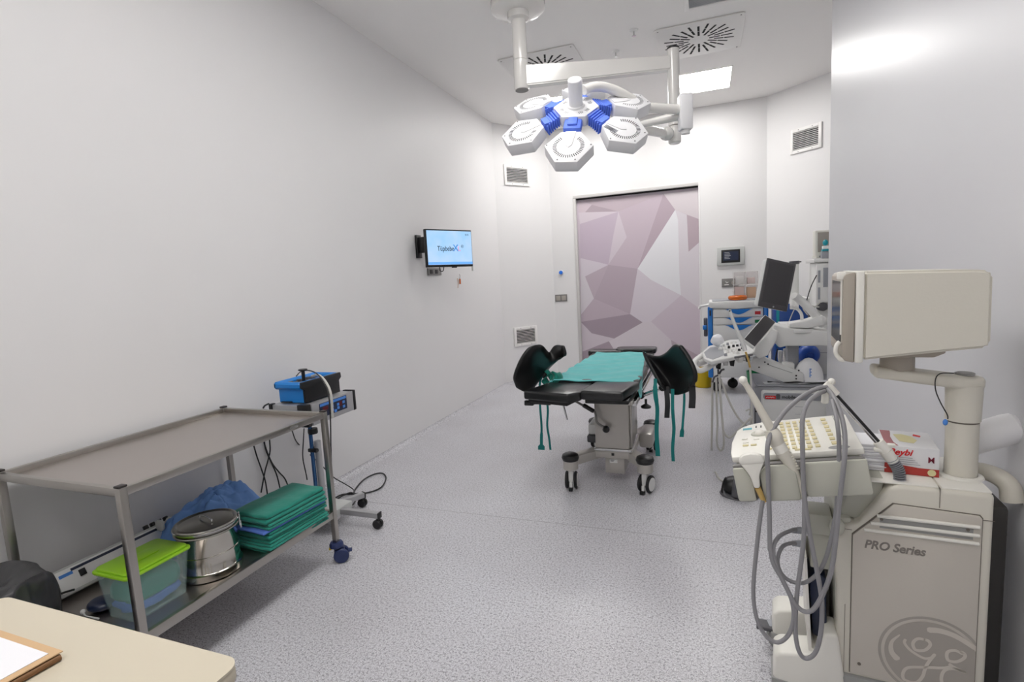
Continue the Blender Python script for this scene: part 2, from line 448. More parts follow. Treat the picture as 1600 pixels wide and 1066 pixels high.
# door: sliding leaf printed with pale mauve facets
PRT = bpy.data.materials.new('door_print'); PRT.use_nodes = True
_b = PRT.node_tree.nodes['Principled BSDF']; _b.inputs['Roughness'].default_value = 0.35
_a = PRT.node_tree.nodes.new('ShaderNodeAttribute'); _a.attribute_name = 'ink'
PRT.node_tree.links.new(_a.outputs['Color'], _b.inputs['Base Color'])
door = struct('door_1', MB().bx(-1.66, -.03, YB + .052, YB + .092, 0, 2.43, bev=.003), 'frame_grey', smooth=0)
door['label'] = 'sliding door printed with pale mauve facets in the back wall'
facets = [
 ((198,184,192), [(-1.581, 6.944, 2.341), (-1.404, 6.944, 2.28), (-1.497, 6.944, 2.191), (-1.587, 6.944, 2.196)]),
 ((170,156,164), [(-1.404, 6.944, 2.28), (-1.058, 6.944, 2.16), (-1.497, 6.944, 2.191)]),
 ((186,172,180), [(-1.58, 6.944, 2.367), (-0.4899, 6.944, 2.325), (-1.058, 6.944, 2.16), (-1.404, 6.944, 2.28)]),
 ((204,194,202), [(-1.587, 6.944, 2.196), (-1.497, 6.944, 2.191), (-1.058, 6.944, 2.16), (-1.571, 6.944, 2.045)]),
 ((188,174,188), [(-1.571, 6.944, 2.045), (-1.058, 6.944, 2.156), (-1.132, 6.944, 1.867), (-1.211, 6.944, 1.481), (-1.32, 6.944, 1.517), (-1.582, 6.944, 1.593)]),
 ((206,198,206), [(-1.582, 6.944, 1.593), (-1.32, 6.944, 1.517), (-1.211, 6.944, 1.481), (-1.53, 6.944, 1.345), (-1.586, 6.944, 1.392)]),
 ((202,192,200), [(-1.058, 6.944, 2.16), (-0.9605, 6.944, 1.821), (-1.211, 6.944, 1.481), (-1.132, 6.944, 1.867)]),
 ((190,176,186), [(-1.058, 6.944, 2.16), (-0.4899, 6.944, 2.325), (-0.8333, 6.944, 1.408), (-1.211, 6.944, 1.481), (-0.9605, 6.944, 1.821)]),
 ((176,160,170), [(-0.4899, 6.944, 2.325), (-0.3533, 6.944, 2.112), (-0.8333, 6.944, 1.408)]),
 ((206,198,202), [(-0.4899, 6.944, 2.325), (-0.0555, 6.944, 2.324), (-0.06, 6.944, 1.966), (-0.3533, 6.944, 2.112)]),
 ((176,160,168), [(-0.2156, 6.944, 2.038), (-0.06, 6.944, 1.966), (-0.0634, 6.944, 1.698), (-0.2028, 6.944, 1.581)]),
 ((220,220,224), [(-0.3533, 6.944, 2.112), (-0.3216, 6.944, 1.986), (-0.3171, 6.944, 1.321), (-0.3016, 6.944, 1.041), (-0.6682, 6.944, 1.255), (-0.8333, 6.944, 1.408)]),
 ((208,202,208), [(-0.3533, 6.944, 2.112), (-0.2156, 6.944, 2.038), (-0.2028, 6.944, 1.581), (-0.0634, 6.944, 1.698), (-0.0739, 6.944, 0.8573), (-0.3016, 6.944, 1.041), (-0.3171, 6.944, 1.321), (-0.3216, 6.944, 1.986)]),
 ((176,162,172), [(-1.211, 6.944, 1.481), (-0.8333, 6.944, 1.408), (-0.9464, 6.944, 0.8194), (-1.421, 6.944, 1.043)]),
 ((182,168,178), [(-1.53, 6.944, 1.345), (-1.211, 6.944, 1.481), (-1.421, 6.944, 1.043)]),
 ((206,200,206), [(-1.586, 6.944, 1.392), (-1.53, 6.944, 1.345), (-1.421, 6.944, 1.043), (-1.609, 6.944, 0.8273)]),
 ((184,170,180), [(-1.421, 6.944, 1.043), (-0.9464, 6.944, 0.8194), (-1.613, 6.944, 0.7311), (-1.609, 6.944, 0.8273)]),
 ((158,144,154), [(-1.613, 6.944, 0.7311), (-0.9464, 6.944, 0.8194), (-0.7877, 6.944, 0.7048), (-1.165, 6.944, 0.4952), (-1.469, 6.944, 0.5724)]),
 ((206,198,206), [(-0.8333, 6.944, 1.408), (-0.6682, 6.944, 1.255), (-0.3016, 6.944, 1.041), (-0.681, 6.944, 0.7132), (-0.7877, 6.944, 0.7048), (-0.9464, 6.944, 0.8194)]),
 ((198,186,196), [(-0.3016, 6.944, 1.041), (-0.0739, 6.944, 0.8573), (-0.0816, 6.944, 0.2496), (-0.4348, 6.944, 0.4685), (-0.681, 6.944, 0.7132)]),
 ((206,198,204), [(-0.7877, 6.944, 0.7048), (-0.681, 6.944, 0.7132), (-0.4348, 6.944, 0.4685), (-0.3986, 6.944, 0.1838), (-1.176, 6.944, 0.1814), (-1.238, 6.944, 0.4598), (-1.165, 6.944, 0.4952)]),
 ((160,146,156), [(-1.238, 6.944, 0.4598), (-1.171, 6.944, 0.341), (-1.132, 6.944, 0.1588), (-1.636, 6.944, 0.1566), (-1.606, 6.944, 0.3199)]),
 ((200,190,198), [(-1.613, 6.944, 0.7311), (-1.469, 6.944, 0.5724), (-1.165, 6.944, 0.4952), (-1.238, 6.944, 0.4598), (-1.606, 6.944, 0.3199)]),
 ((176,160,170), [(-0.4348, 6.944, 0.4685), (-0.0816, 6.944, 0.2496), (-0.0881, 6.944, -0.2728), (-0.3986, 6.944, 0.1838)]),
 ((196,184,194), [(-1.636, 6.944, 0.1566), (-1.132, 6.944, 0.1588), (-0.3986, 6.944, 0.1838), (-0.7592, 6.944, -0.7495), (-1.675, 6.944, -0.796)]),
 ((184,172,182), [(-0.3986, 6.944, 0.1838), (-0.0881, 6.944, -0.2728), (-0.0994, 6.944, -1.166), (-1.695, 6.944, -1.285), (-1.675, 6.944, -0.796), (-0.7592, 6.944, -0.7495)]),
]
vs = []; fs = []; cols = []
base = [(-1.645, 0.005), (-.04, 0.005), (-.04, 2.425), (-1.645, 2.425)]
for li, (c, poly) in enumerate([((196, 184, 194), None)] + facets):
    pts = base if poly is None else [(min(-.04, max(-1.645, p[0])), min(2.425, max(.005, p[2]))) for p in poly]
    yy = YB + .0515 - (0.0002 if poly else 0) - li * 0.00006
    o = len(vs); vs += [(p[0], yy, p[1]) for p in pts]; fs.append(tuple(range(o, o + len(pts)))); cols.append(lin(c))
me = bpy.data.meshes.new('door_print'); me.from_pydata(vs, [], fs)
ca = me.color_attributes.new('ink', 'FLOAT_COLOR', 'CORNER'); k = 0
for p, c in zip(me.polygons, cols):
    for _ in p.loop_indices: ca.data[k].color = (*c, 1); k += 1
me.materials.append(PRT)
o = bpy.data.objects.new('printed_film', me); scn.collection.objects.link(o); o.parent = door
b = MB()
b.bx(-1.642, -1.604, YB - .012, YB + .05, 0, 2.372, bev=.003)
part('door_jamb', b, 'frame_grey', door)
b = MB(); b.bx(-1.642, -.077, YB - .012, YB + .05, 2.372, 2.41, bev=.003); part('door_head', b, 'frame_grey', door)
b = MB(); b.bx(-1.604, -.08, YB + .02, YB + .05, 2.356, 2.372); part('track_gap', b, 'void', door)
b = MB(); b.bx(-.077, -.062, YB - .008, YB + .05, 0, 2.372, bev=.003); part('door_jamb', b, 'wall', door)

# ================================================================ CEILING FITTINGS
def ceiling_light(x, y, lab, w=.49, d=.61, m='glow', grp=None):
    t = thing('ceiling_light', lab, 'light', (x, y, H), 0, grp)
    f = MB()
    for (x0, x1, y0, y1) in ((-w/2-.012, -w/2, -d/2-.012, d/2+.012), (w/2, w/2+.012, -d/2-.012, d/2+.012), (-w/2, w/2, -d/2-.012, -d/2), (-w/2, w/2, d/2, d/2+.012)):
        f.bx(x0, x1, y0, y1, -.006, -.001)
    part('frame', f, 'vent_white', t)
    part('diffuser', MB().bx(-w/2, w/2, -d/2, d/2, -.004, -.001), m, t)
ceiling_light(.01, 6.05, 'square ceiling light panel, lit, right of the lamp boom')
ceiling_light(-1.42, 6.02, 'lit ceiling light panel half hidden behind the surgical lamp')
for (px_, py_, lb_) in ((-.80, 2.3, 'long fill light panel added in front of the lamp canopy, outside the frame'),
                        (-.80, .6, 'long fill light panel added over the camera position'),
                        (-.80, -.75, 'shorter fill light panel added at the near end')):
    ceiling_light(px_, py_, lb_, .61, .7 if py_ < 0 else 1.2, m='glow_fill')  # unseen panels, added to brighten the floor and ceiling

def swirl(x, y, w, lab):
    t = thing('swirl_diffuser', lab, 'air diffuser', (x, y, H), 0)
    part('plate', MB().prism(rrect(-w/2, w/2, -w/2, w/2, .03), .010, T(0, 0, -.012), bev=.003), 'vent_white', t)
    s = MB()
    for k in range(24):
        a = 360 / 24 * k
        for (r0, r1) in (((.125, .20), (.207, .285)) if k % 2 else ((.082, .165), (.172, .262))):
            s.bx(r0, r1, -.0085, .0085, -.0128, -.0118, m=RZ(a))
    part('slots', s, 'void', t, smooth=0)
    sc = MB()
    for sx in (-1, 1):
        for sy in (-1, 1): sc.cyl((sx*(w/2-.03), sy*(w/2-.03), -.012), (sx*(w/2-.03), sy*(w/2-.03), -.014), .006, seg=10)
    part('screws', sc, 'outlet', t, kind='stuff')
swirl(-.035, 4.95, .68, 'white square ceiling diffuser with radial slots above the boom tube')
swirl(-1.36, 4.88, .69, 'white ceiling diffuser with radial slots behind the lamp pole')
t = thing('ceiling_grille', 'grey mesh ceiling grille in a white frame at the top edge', 'air grille', (.17, 4.06, H))
f = MB(); w, d = .6, .66
for (x0, x1, y0, y1) in ((-w/2, -w/2+.035, -d/2, d/2), (w/2-.035, w/2, -d/2, d/2), (-w/2+.035, w/2-.035, -d/2, -d/2+.035), (-w/2+.035, w/2-.035, d/2-.035, d/2)):
    f.bx(x0, x1, y0, y1, -.014, -.001, bev=.002)
part('frame', f, 'vent_white', t)
part('filter_mesh', MB().bx(-w/2+.035, w/2-.035, -d/2+.035, d/2-.035, -.004, -.001), 'mesh_grey', t)
b = MB()
for i in range(44):
    y = -d/2 + .04 + i * .0135
    b.bx(-w/2+.035, w/2-.035, y, y + .004, -.009, -.004)
part('mesh_bars', b, 'filter_bars', t, smooth=0, kind='stuff')
for (x, y, lab) in ((-.52, 4.535, 'small chrome ceiling sprinkler nearer the mesh grille'), (-.717, 4.867, 'small chrome ceiling sprinkler between the two radial diffusers')):
    t = thing('sprinkler', lab, 'sprinkler', (x, y, H))
    part('rosette', MB().lathe([(0, 0), (.035, 0), (.03, -.008), (.012, -.012), (0, -.012)], T(0, 0, -.0005)), 'white', t)
    part('nozzle', MB().cyl((0, 0, -.01), (0, 0, -.045), .006).cyl((0, 0, -.045), (0, 0, -.048), .017, seg=12), 'chrome', t)

# ================================================================ WALL VENTS
def wall_vent(c, ang, w, h, lab, n=9, tilt=-18):
    t = thing('wall_vent', lab, 'air vent', c, ang)      # local x along the wall, -y into the room
    f = MB(); q = .035
    for (x0, x1, z0, z1) in ((-w/2, -w/2+q, -h/2, h/2), (w/2-q, w/2, -h/2, h/2), (-w/2+q, w/2-q, -h/2, -h/2+q), (-w/2+q, w/2-q, h/2-q, h/2)):
        f.bx(x0, x1, -.018, -.001, z0, z1, bev=.002)
    part('frame', f, 'vent_white', t)
    part('backing', MB().bx(-w/2+q, w/2-q, -.003, -.001, -h/2+q, h/2-q), 'void', t)
    sl = MB().box((0, 0, 0), (w - 2*q, .012, .0045), RX(tilt)); first = None
    for i in range(n):
        z = -h/2 + q + (i + .5) * (h - 2*q) / n
        if first is None: first = part('slat', sl, 'vent_white', t, smooth=0); o = first
        else:
            o = first.copy(); scn.collection.objects.link(o); o.parent = t
        o.location = (0, -.011, z)
    s = MB()
    for sx in (-1, 1):
        for sz in (-1, 1): s.cyl((sx*w*.22, -.018, sz*(h/2-.016)), (sx*w*.22, -.0195, sz*(h/2-.016)), .005, seg=8)
    part('screws', s, 'outlet', t, kind='stuff')
ca = math.degrees(math.atan2(YB - 6.21, -1.955 + 2.449))
wall_vent((-2.258, 6.494, 2.672), ca, .40, .25, 'white louvred wall vent high on the left corner wall')
wall_vent((-2.253, 6.501, .607), ca, .38, .25, 'white louvred wall vent low on the left corner wall above the stirrup')
cb = math.degrees(math.atan2(-.94, 1))
wall_vent((1.03, 6.615, 2.69), cb, .36, .26, 'white louvred wall vent high on the right corner wall', n=10)

# ================================================================ BACK WALL FITTINGS
t = thing('push_button', 'round blue button on a white ring left of the door', 'button', (-1.845, YB, 1.416))
part('ring', MB().cyl((0, -.0005, 0), (0, -.012, 0), .036, seg=28, bev=.003), 'white', t)
part('button', MB().cyl((0, -.012, 0), (0, -.03, 0), .026, seg=24, bev=.006), 'blue_btn', t)
t = thing('light_switch', 'grey double light switch left of the mauve door', 'switch', (-1.86, YB, 1.07))
part('plate', MB().bx(-.085, .085, -.01, -.0005, -.048, .048, bev=.004), 'outlet', t)
for x in (-.038, .038): part('rocker', MB().bx(x-.03, x+.03, -.016, -.010, -.032, .032, bev=.003), 'ge_mark', t)
t = thing('wall_socket', 'grey wall socket with print below the wall touch panel', 'socket', (.275, YB, 1.172))
part('plate', MB().bx(-.095, .095, -.012, -.0005, -.052, .052, bev=.004), 'outlet', t)
part('socket_face', MB().cyl((.045, -.012, 0), (.045, -.018, 0), .03, seg=20), 'ge_mark', t)
part('switch_mark', MB().bx(-.065, -.015, -.014, -.012, -.028, -.018).tube([(-.05, -.013, .02), (-.04, -.013, .0), (-.02, -.013, .01)], .004, seg=5), 'white', t)
t = thing('touch_panel', 'grey framed wall touch panel right of the door', 'control panel', (.282, YB, 1.493))
part('housing', MB().prism([(-.155, -.11), (.155, -.11), (.155, .11), (-.155, .11)], .03, T(0, -.031, 0) @ XZ, bev=.008), 'grey_dev', t)
part('bezel', MB().bx(-.105, .105, -.034, -.030, -.078, .078, bev=.002), 'black', t)
part('display', MB().bx(-.085, .085, -.0355, -.0335, -.052, .056), 'panel_navy', t)
b = MB()
for i in range(5): b.bx(-.07, -.015 + .008 * (i % 3), -.0362, -.0354, .04 - i*.018, .048 - i*.018)
part('display_text', b, 'med_grey', t, smooth=0)

# ================================================================ TV ON THE LEFT WALL
A0 = V(-2.306, 4.11, 1.503); B0 = V(-2.064, 4.555, 1.50)
tvx = (B0 - A0).normalized(); tvh = .337; tvw = .507
tvm = frame(A0, tvx, (0, 0, 1))         # local x along the screen, y up, z towards the room
t = thing('television', 'small wall television on a black swing arm showing a pale blue screen', 'television', (WL, 4.24, 1.5), 0, world=True)
part('back_shell', MB().box((tvw/2, tvh/2, -.018), (tvw, tvh, .034), tvm, bev=.006), 'black', t)
scr = bpy.data.materials.new('tv_screen'); scr.use_nodes = True
nt = scr.node_tree; bs = nt.nodes['Principled BSDF']; bs.inputs['Base Color'].default_value = (.02, .03, .05, 1); bs.inputs['Roughness'].default_value = .2
tc = nt.nodes.new('ShaderNodeTexCoord'); nz = nt.nodes.new('ShaderNodeTexNoise'); nz.inputs['Scale'].default_value = 6
cr = nt.nodes.new('ShaderNodeValToRGB'); cr.color_ramp.elements[0].position = .3; cr.color_ramp.elements[0].color = (*lin((160, 208, 250)), 1)
cr.color_ramp.elements[1].position = .7; cr.color_ramp.elements[1].color = (*lin((192, 218, 252)), 1)
nt.links.new(tc.outputs['Object'], nz.inputs['Vector']); nt.links.new(nz.outputs['Fac'], cr.inputs[0]); nt.links.new(cr.outputs[0], bs.inputs['Emission Color'])
bs.inputs['Emission Strength'].default_value = .92
M['tv_screen'] = scr
part('screen', MB().box((tvw/2+.002, tvh/2+.004, .0005), (tvw-.02, tvh-.034, .002), tvm), 'tv_screen', t, smooth=0)
part('task_bar', MB().box((tvw/2+.002, .034, .002), (tvw-.02, .022, .001), tvm), 'sink', t, smooth=0)
text('logo_dark_letters', 'Tüpbebe', .062, tvm @ T(.115, .145, .002), 'logo_dark', t, bold=.0006, sx=.82)
text('logo_blue_letter', 'X', .085, tvm @ T(.285, .143, .002), 'logo_blue', t, bold=.001)
text('logo_pink_letter', 'L', .062, tvm @ T(.338, .145, .002), 'logo_pink', t, bold=.001)
text('logo_mark', '®', .04, tvm @ T(.375, .172, .002), 'logo_dark', t)
text('clock', '8:10', .022, tvm @ T(.43, .285, .002), 'logo_dark', t)
part('lower_lip', MB().box((tvw*.58, -.003, -.008), (.05, .012, .014), tvm), 'black', t)
part('side_lamp', MB().box((tvw+.012, -.01, -.03), (.008, .06, .02), tvm), 'white', t)
b = MB(); b.bx(WL+.0005, WL+.022, 4.17, 4.245, 1.595, 1.80, bev=.002)
part('wall_plate', b, 'black', t)
b = MB(); b.box((0, 0, 0), (.16, .03, .04), frame(V(-2.39, 4.27, 1.755), (.5, .8, 0), (0, 0, 1)), bev=.003)
b.box((0, 0, 0), (.16, .03, .04), frame(V(-2.37, 4.26, 1.665), (.8, .5, 0), (0, 0, 1)), bev=.003)
b.bx(-2.43, -2.36, 4.19, 4.24, 1.64, 1.78, bev=.004)
part('swing_arm', b, 'black', t)
b = MB(); b.cyl((-2.33, 4.29, 1.60), (-2.33, 4.29, 1.80), .02, seg=12); b.box((.1, .17, -.045), (.1, .16, .02), tvm, bev=.002)
part('vesa_mount', b, 'black', t)
part('cable', MB().tube([tvm @ V(.14, .01, -.02), tvm @ V(.15, -.03, -.03), tvm @ V(.18, -.035, -.03), tvm @ V(.19, .01, -.02)], .004), 'cable_black', t)
t = thing('wall_socket', 'grey socket strip on the left wall under the television', 'socket', (WL, 4.48, 1.47), 90)
part('plate', MB().bx(-.13, .13, -.014, -.0005, -.032, .035, bev=.003), 'outlet', t)
for x in (-.07, .03): part('outlet_hole', MB().bx(x-.03, x+.03, -.016, -.012, -.018, .02, bev=.003), 'black', t)
t = thing('hanging_tag', 'tiny orange key tag hanging under the television', 'tag', (WL, 5.03, 1.36), 90)
part('tag_body', MB().bx(-.014, .014, -.008, -.003, -.02, .035, bev=.003), 'orange', t)
part('tag_hook', MB().tube([(0, -.004, .035), (.006, -.006, .06), (0, -.004, .085)], .002, seg=6), 'outlet', t)
part('hanging_cord', MB().tube([(-.06, -.005, .04), (-.045, -.005, .0), (-.06, -.005, -.06)], .003, seg=6), 'beige', t, label='thin pinkish cord')

# ================================================================ SURGICAL LIGHT
PX_, PY_ = -1.21, 3.695
t = thing('surgical_light', 'white ceiling surgical light with six hexagonal petals and blue joints', 'surgical light', (PX_, PY_, H), 0, world=True)
part('canopy', MB().lathe([(0, 0), (.185, 0), (.19, -.01), (.19, -.06), (.17, -.075), (.09, -.08), (0, -.08)], T(PX_, PY_, H-.001), 48), 'white_gloss', t)
part('canopy_flange', MB().lathe([(.075, 0), (.075, -.05), (.05, -.06), (0, -.06)], T(PX_, PY_, H-.075), 32), 'white_gloss', t)
part('ceiling_pole', MB().cyl((PX_, PY_, H-.1), (PX_, PY_, 2.885), .05, seg=32), 'white_gloss', t)
part('pole_joint', MB().lathe([(0, 0), (.045, 0), (.052, .01), (.052, .195), (0, .195)], T(PX_, PY_, 2.687), 32), 'white_gloss', t)
part('joint_cap', MB().lathe([(0, 0), (.047, 0), (.045, .006), (0, .006)], T(PX_, PY_, 2.682), 24), 'outlet', t)
JX, JY = -.196, 3.99
am, al = align((PX_, PY_, 2.772), (JX, JY, 2.772))
d = (V(JX, JY, 0) - V(PX_, PY_, 0)).normalized(); nrm = V(-d.y, d.x, 0)
vs = []
for (p, zz, hh, ww) in ((V(PX_, PY_, 0) + d * .03, 2.772, .068, .042), (V(JX, JY, 0) - d * .02, 2.778, .046, .034)):
    for sx, sz in ((-1, -1), (1, -1), (1, 1), (-1, 1)): vs.append(p + nrm * sx * ww + V(0, 0, zz + sz * hh))
b = bmesh.new(); bv = [b.verts.new(v) for v in vs]
for f in ((0, 1, 2, 3), (7, 6, 5, 4), (0, 4, 5, 1), (1, 5, 6, 2), (2, 6, 7, 3), (3, 7, 4, 0)): b.faces.new([bv[i] for i in f])
bmesh.ops.bevel(b, geom=b.edges[:], offset=.008, segments=3, affect='EDGES')
part('boom_arm', MB().bm(b), 'white_gloss', t)
part('drop_tube', MB().cyl((JX, JY, 2.87), (JX, JY, 2.365), .04, seg=32), 'white_gloss', t)
part('tube_cap', MB().cyl((JX, JY, 2.87), (JX, JY, 2.882), .041, seg=32), 'black', t)
b = MB().cyl((JX, JY, 2.36), (JX, JY, 2.24), .043, seg=28, bev=.01)
b.sph((JX-.05, JY-.07, 2.30), (.05, .06, .045))
part('arm_knuckle', b, 'white_gloss', t)
b = MB().cyl((JX-.06, JY-.08, 2.30), (-.425, 3.394, 2.245), .030, .034, seg=20)
b.sph((-.425, 3.394, 2.243), (.045, .045, .045))
b.cyl((-.425, 3.394, 2.243), (-.132, 3.287, 2.235), .018, .026, seg=16)
part('spring_arm', b, 'white_gloss', t)
b = MB().tube([(-0.6043, 2.908, 2.341), (-0.563, 2.948, 2.362), (-0.5115, 2.989, 2.366), (-0.4446, 3.044, 2.348), (-0.383, 3.096, 2.316), (-0.3335, 3.142, 2.28)], .026, seg=16, n=6)
b.cyl([(-0.3492, 3.125, 2.274), (-0.13, 3.26, 2.262)][0], [(-0.3492, 3.125, 2.274), (-0.13, 3.26, 2.262)][1], .026, .028, seg=20)
b.cyl([(-0.4839, 3.049, 2.241), (-0.327, 3.143, 2.265)][0], [(-0.4839, 3.049, 2.241), (-0.327, 3.143, 2.265)][1], .02, .024, seg=16)
part('yoke', b, 'white_gloss', t)
pb = [(-0.095, 3.282, 2.333), (-0.1005, 3.256, 2.145)]
ym = frame(pb[1], (.93, .3, 0), (0, 0, 1))
b = MB().box((0, .095, 0), (.068, .195, .075), ym, bev=.008)
part('control_box', b, 'lamp_white', t)
part('box_knob', MB().cyl(ym @ V(0, 0, 0), ym @ V(0, -.022, 0), .024, seg=16), 'white', t)
part('box_seam', MB().box((.0345, .1, 0), (.002, .12, .02), ym), 'outlet', t)
LC = V(-.644, 2.882, 2.251)
lx = V(.966, .243, .035); ly = -V(.119, -.719, -.685)
LM = frame(LC, lx, ly)         # z = lamp normal (upwards side)
def hexa(r, rot=0, n=6): return [(r * math.cos(R(rot + 360 / n * k)), r * math.sin(R(rot + 360 / n * k))) for k in range(n)]
PET = (101, 161, 41, -19, 221, -79)
HR = .125
b = MB().prism(hexa(HR, -101 + 30), .062, LM @ T(0, 0, -.055), bev=.008)
hub = part('hub', b, 'lamp_white', t)
b = MB()
for a in (45, 75, 135, 165, -15, -45, 225):
    for k in (-1, 0, 1): b.box((.078, k * .009, .0075), (.02, .0035, .001), LM @ RZ(-a))
part('hub_slots', b, 'slot_grey', t, smooth=0)
part('hub_mast', MB().cyl(LM @ V(0, 0, .005), LM @ V(0, 0, .15), .037, seg=32, bev=.004).lathe([(.048, 0), (.045, .01), (.037, .012)], LM @ T(0, 0, .006), 28), 'lamp_white', t)
part('hub_handle', MB().cyl(LM @ V(0, 0, -.055), LM @ V(0, 0, -.16), .022, .017, seg=20, bev=.004), 'white', t)
slots0 = MB()
for k in range(34):
    a = -140 + 280 * k / 33
    slots0.box((.071, 0, 0), (.020, .0038, .001), RZ(a))
for i, a in enumerate(PET):
    pm = LM @ RZ(-a) @ T(.188, 0, -.026) @ RY(12)       # x outward
    hexm = pm @ T(.105, 0, 0)
    pts = [(.128, -.058), (.128, .058), (.012, .128), (-.088, .052), (-.088, -.052), (.012, -.128)]
    b = MB().prism(pts, .068, hexm @ T(0, 0, -.06), bev=.006)
    p = part('petal', b, 'lamp_white', t)
    part('vent_slots', MB().add(slots0.v, slots0.f, hexm @ T(.018, 0, .0085) ), 'slot_grey' if i in (4, 3, 5) else 'slot', p, smooth=0)
    part('raised_spine', MB().prism([(-.085, -.028), (-.085, .028), (.01, .018), (.03, 0), (.01, -.018)], .004, hexm @ T(0, 0, .0078), bev=.0015), 'lamp_white', p)
    part('screws', MB().cyl(hexm @ V(.112, -.045, .007), hexm @ V(.112, -.045, .0095), .004, seg=8).cyl(hexm @ V(.112, .045, .007), hexm @ V(.112, .045, .0095), .004, seg=8).cyl(hexm @ V(.01, .113, .007), hexm @ V(.01, .113, .0095), .004, seg=8).cyl(hexm @ V(.01, -.113, .007), hexm @ V(.01, -.113, .0095), .004, seg=8), 'slot_grey', p, kind='stuff')
    # blue bellows joint
    j0 = LM @ RZ(-a)
    if i == 0:
        b = MB().box((.138, 0, -.018), (.095, .094, .045), j0 @ RY(6), bev=.012).box((.135, 0, .008), (.06, .05, .014), j0 @ RY(6), bev=.005)
    else:
        b = MB()
        for q in range(7):
            b.box((.104 + q * .0135, 0, -.024 - q * .001), (.0085, .090, .056), j0 @ RY(q * 1.5), bev=.003)
        b.box((.145, 0, -.026), (.10, .066, .036), j0 @ RY(4))
    part('bellows_joint', b, 'lamp_blue', t)
    if i == 2:
        part('rating_label', MB().box((-.035, -.048, .0085), (.075, .028, .001), hexm @ RZ(0)), 'med_grey', p, label='small grey printed rating label')
        b = MB()
        for q in range(5): b.box((-.04 + .01 * (q % 2), -.058 + q * .005, .0092), (.05, .0018, .0004), hexm)
        part('label_print', b, 'med_dark', p, smooth=0)

# ================================================================ OPERATING TABLE
t = thing('operating_table', 'wheeled operating table with black pads under the turquoise drape', 'operating table', (-.62, 3.55, 0), 0, world=True)
# pads
part('leg_pad', MB().prism([(-1.04, 2.90), (-.745, 2.83), (-.685, 2.90), (-.668, 3.165), (-.955, 3.165)], .055, T(0, 0, .632), bev=.014, seg=3), 'vinyl', t)
part('leg_pad', MB().prism([(-.690, 2.895), (-.445, 2.885), (-.385, 3.20), (-.655, 3.175)], .055, T(0, 0, .640), bev=.014, seg=3), 'vinyl', t)
part('seat_pad', MB().bx(-.935, -.395, 3.215, 3.75, .632, .692, bev=.014, seg=3), 'vinyl', t)
part('back_pad', MB().bx(-.925, -.405, 3.76, 4.40, .632, .692, bev=.014, seg=3), 'vinyl', t)
b = MB().prism(rrect(-.97, -.66, 4.415, 4.56, .03), .05, T(0, 0, .655), bev=.012).prism(rrect(-.74, -.40, 4.44, 4.62, .04), .045, T(0, 0, .672), bev=.012)
part('head_pad', b, 'vinyl', t)
b = MB()
b.prism([(-1.02, 2.93), (-.76, 2.86), (-.69, 3.15), (-.94, 3.16)], .022, T(0, 0, .609), bev=.004)
b.bx(-.67, -.42, 2.93, 3.19, .612, .636, bev=.004)
b.bx(-.90, -.43, 3.20, 4.40, .605, .632, bev=.004)
part('pad_frame', b, 'black', t)
b = MB()
b.bx(-.415, -.39, 3.05, 4.38, .575, .605, bev=.003)
b.bx(-.935, -.91, 3.25, 4.38, .575, .605, bev=.003)
part('side_rail', b, 'chrome', t)
b = MB().bx(-.70, -.42, 3.10, 3.36, .585, .61, bev=.004)
b.bx(-.50, -.41, 3.02, 3.10, .585, .61, bev=.004)
b.cyl((-.445, 3.02, .598), (-.445, 3.0, .598), .012, seg=12)
part('top_plate', b, 'tabenamel', t)
b = MB()
b.cyl((-1.045, 2.93, .605), (-.96, 2.97, .60), .012, seg=12)
b.box((-1.02, 2.95, .60), (.06, .03, .03), bev=.006)
b.cyl((-.97, 2.98, .60), (-.90, 3.0, .592), .016, seg=12)
part('rail_clamp', b, 'black', t)
part('clamp_lever', MB().cyl([(-0.8756, 3.2, 0.5341), (-0.8545, 3.2, 0.4329)][0], [(-0.8756, 3.2, 0.5341), (-0.8545, 3.2, 0.4329)][1], .006, seg=10), 'chrome', t)
# column
b = MB().bx(-.685, -.468, 3.25, 3.62, .24, .59, bev=.006)
part('column', b, 'tabenamel', t)
b = MB().bx(-.468, -.452, 3.28, 3.34, .24, .585, bev=.003).bx(-.466, -.46, 3.36, 3.60, .25, .57, bev=.002)
part('column_side_cover', b, 'steel', t)
b = MB().bx(-.695, -.455, 3.245, 3.63, .222, .238, bev=.003)
part('column_collar', b, 'chrome', t)
b = MB().bx(-.70, -.45, 3.26, 3.75, .17, .222, bev=.006)
def leg(b, p0, p1, w, z0, z1):
    p0 = V(*p0); p1 = V(*p1); d = (p1 - p0).normalized(); n = V(-d.y, d.x)
    return b.prism([p0 - n*w, p1 - n*w, p1 + n*w, p0 + n*w], z1 - z0, T(0, 0, z0), bev=.008)
leg(b, (-.66, 3.36), (-.825, 3.14), .038, .155, .215)
leg(b, (-.50, 3.36), (-.365, 3.17), .038, .155, .215)
leg(b, (-.66, 3.66), (-.83, 3.95), .04, .155, .215)
leg(b, (-.50, 3.66), (-.40, 3.95), .04, .155, .215)
part('chassis', b, 'tabenamel', t)
b = MB().bx(-.455, -.36, 3.62, 3.88, .13, .235, bev=.02)
part('rear_housing', b, 'tabenamel', t)
b = MB().bx(-.77, -.70, 3.42, 3.62, .27, .345, bev=.015)
part('side_housing', b, 'med_white', t)
part('side_pedal', MB().bx(-.775, -.70, 3.40, 3.50, .22, .27, bev=.01), 'med_dark', t)
part('battery_box', MB().bx(-.635, -.51, 3.30, 3.55, .055, .17, bev=.006), 'tabenamel', t)
part('rating_label', MB().bx(-.605, -.555, 3.297, 3.2995, .128, .152), 'white', t, label='small white rating label')
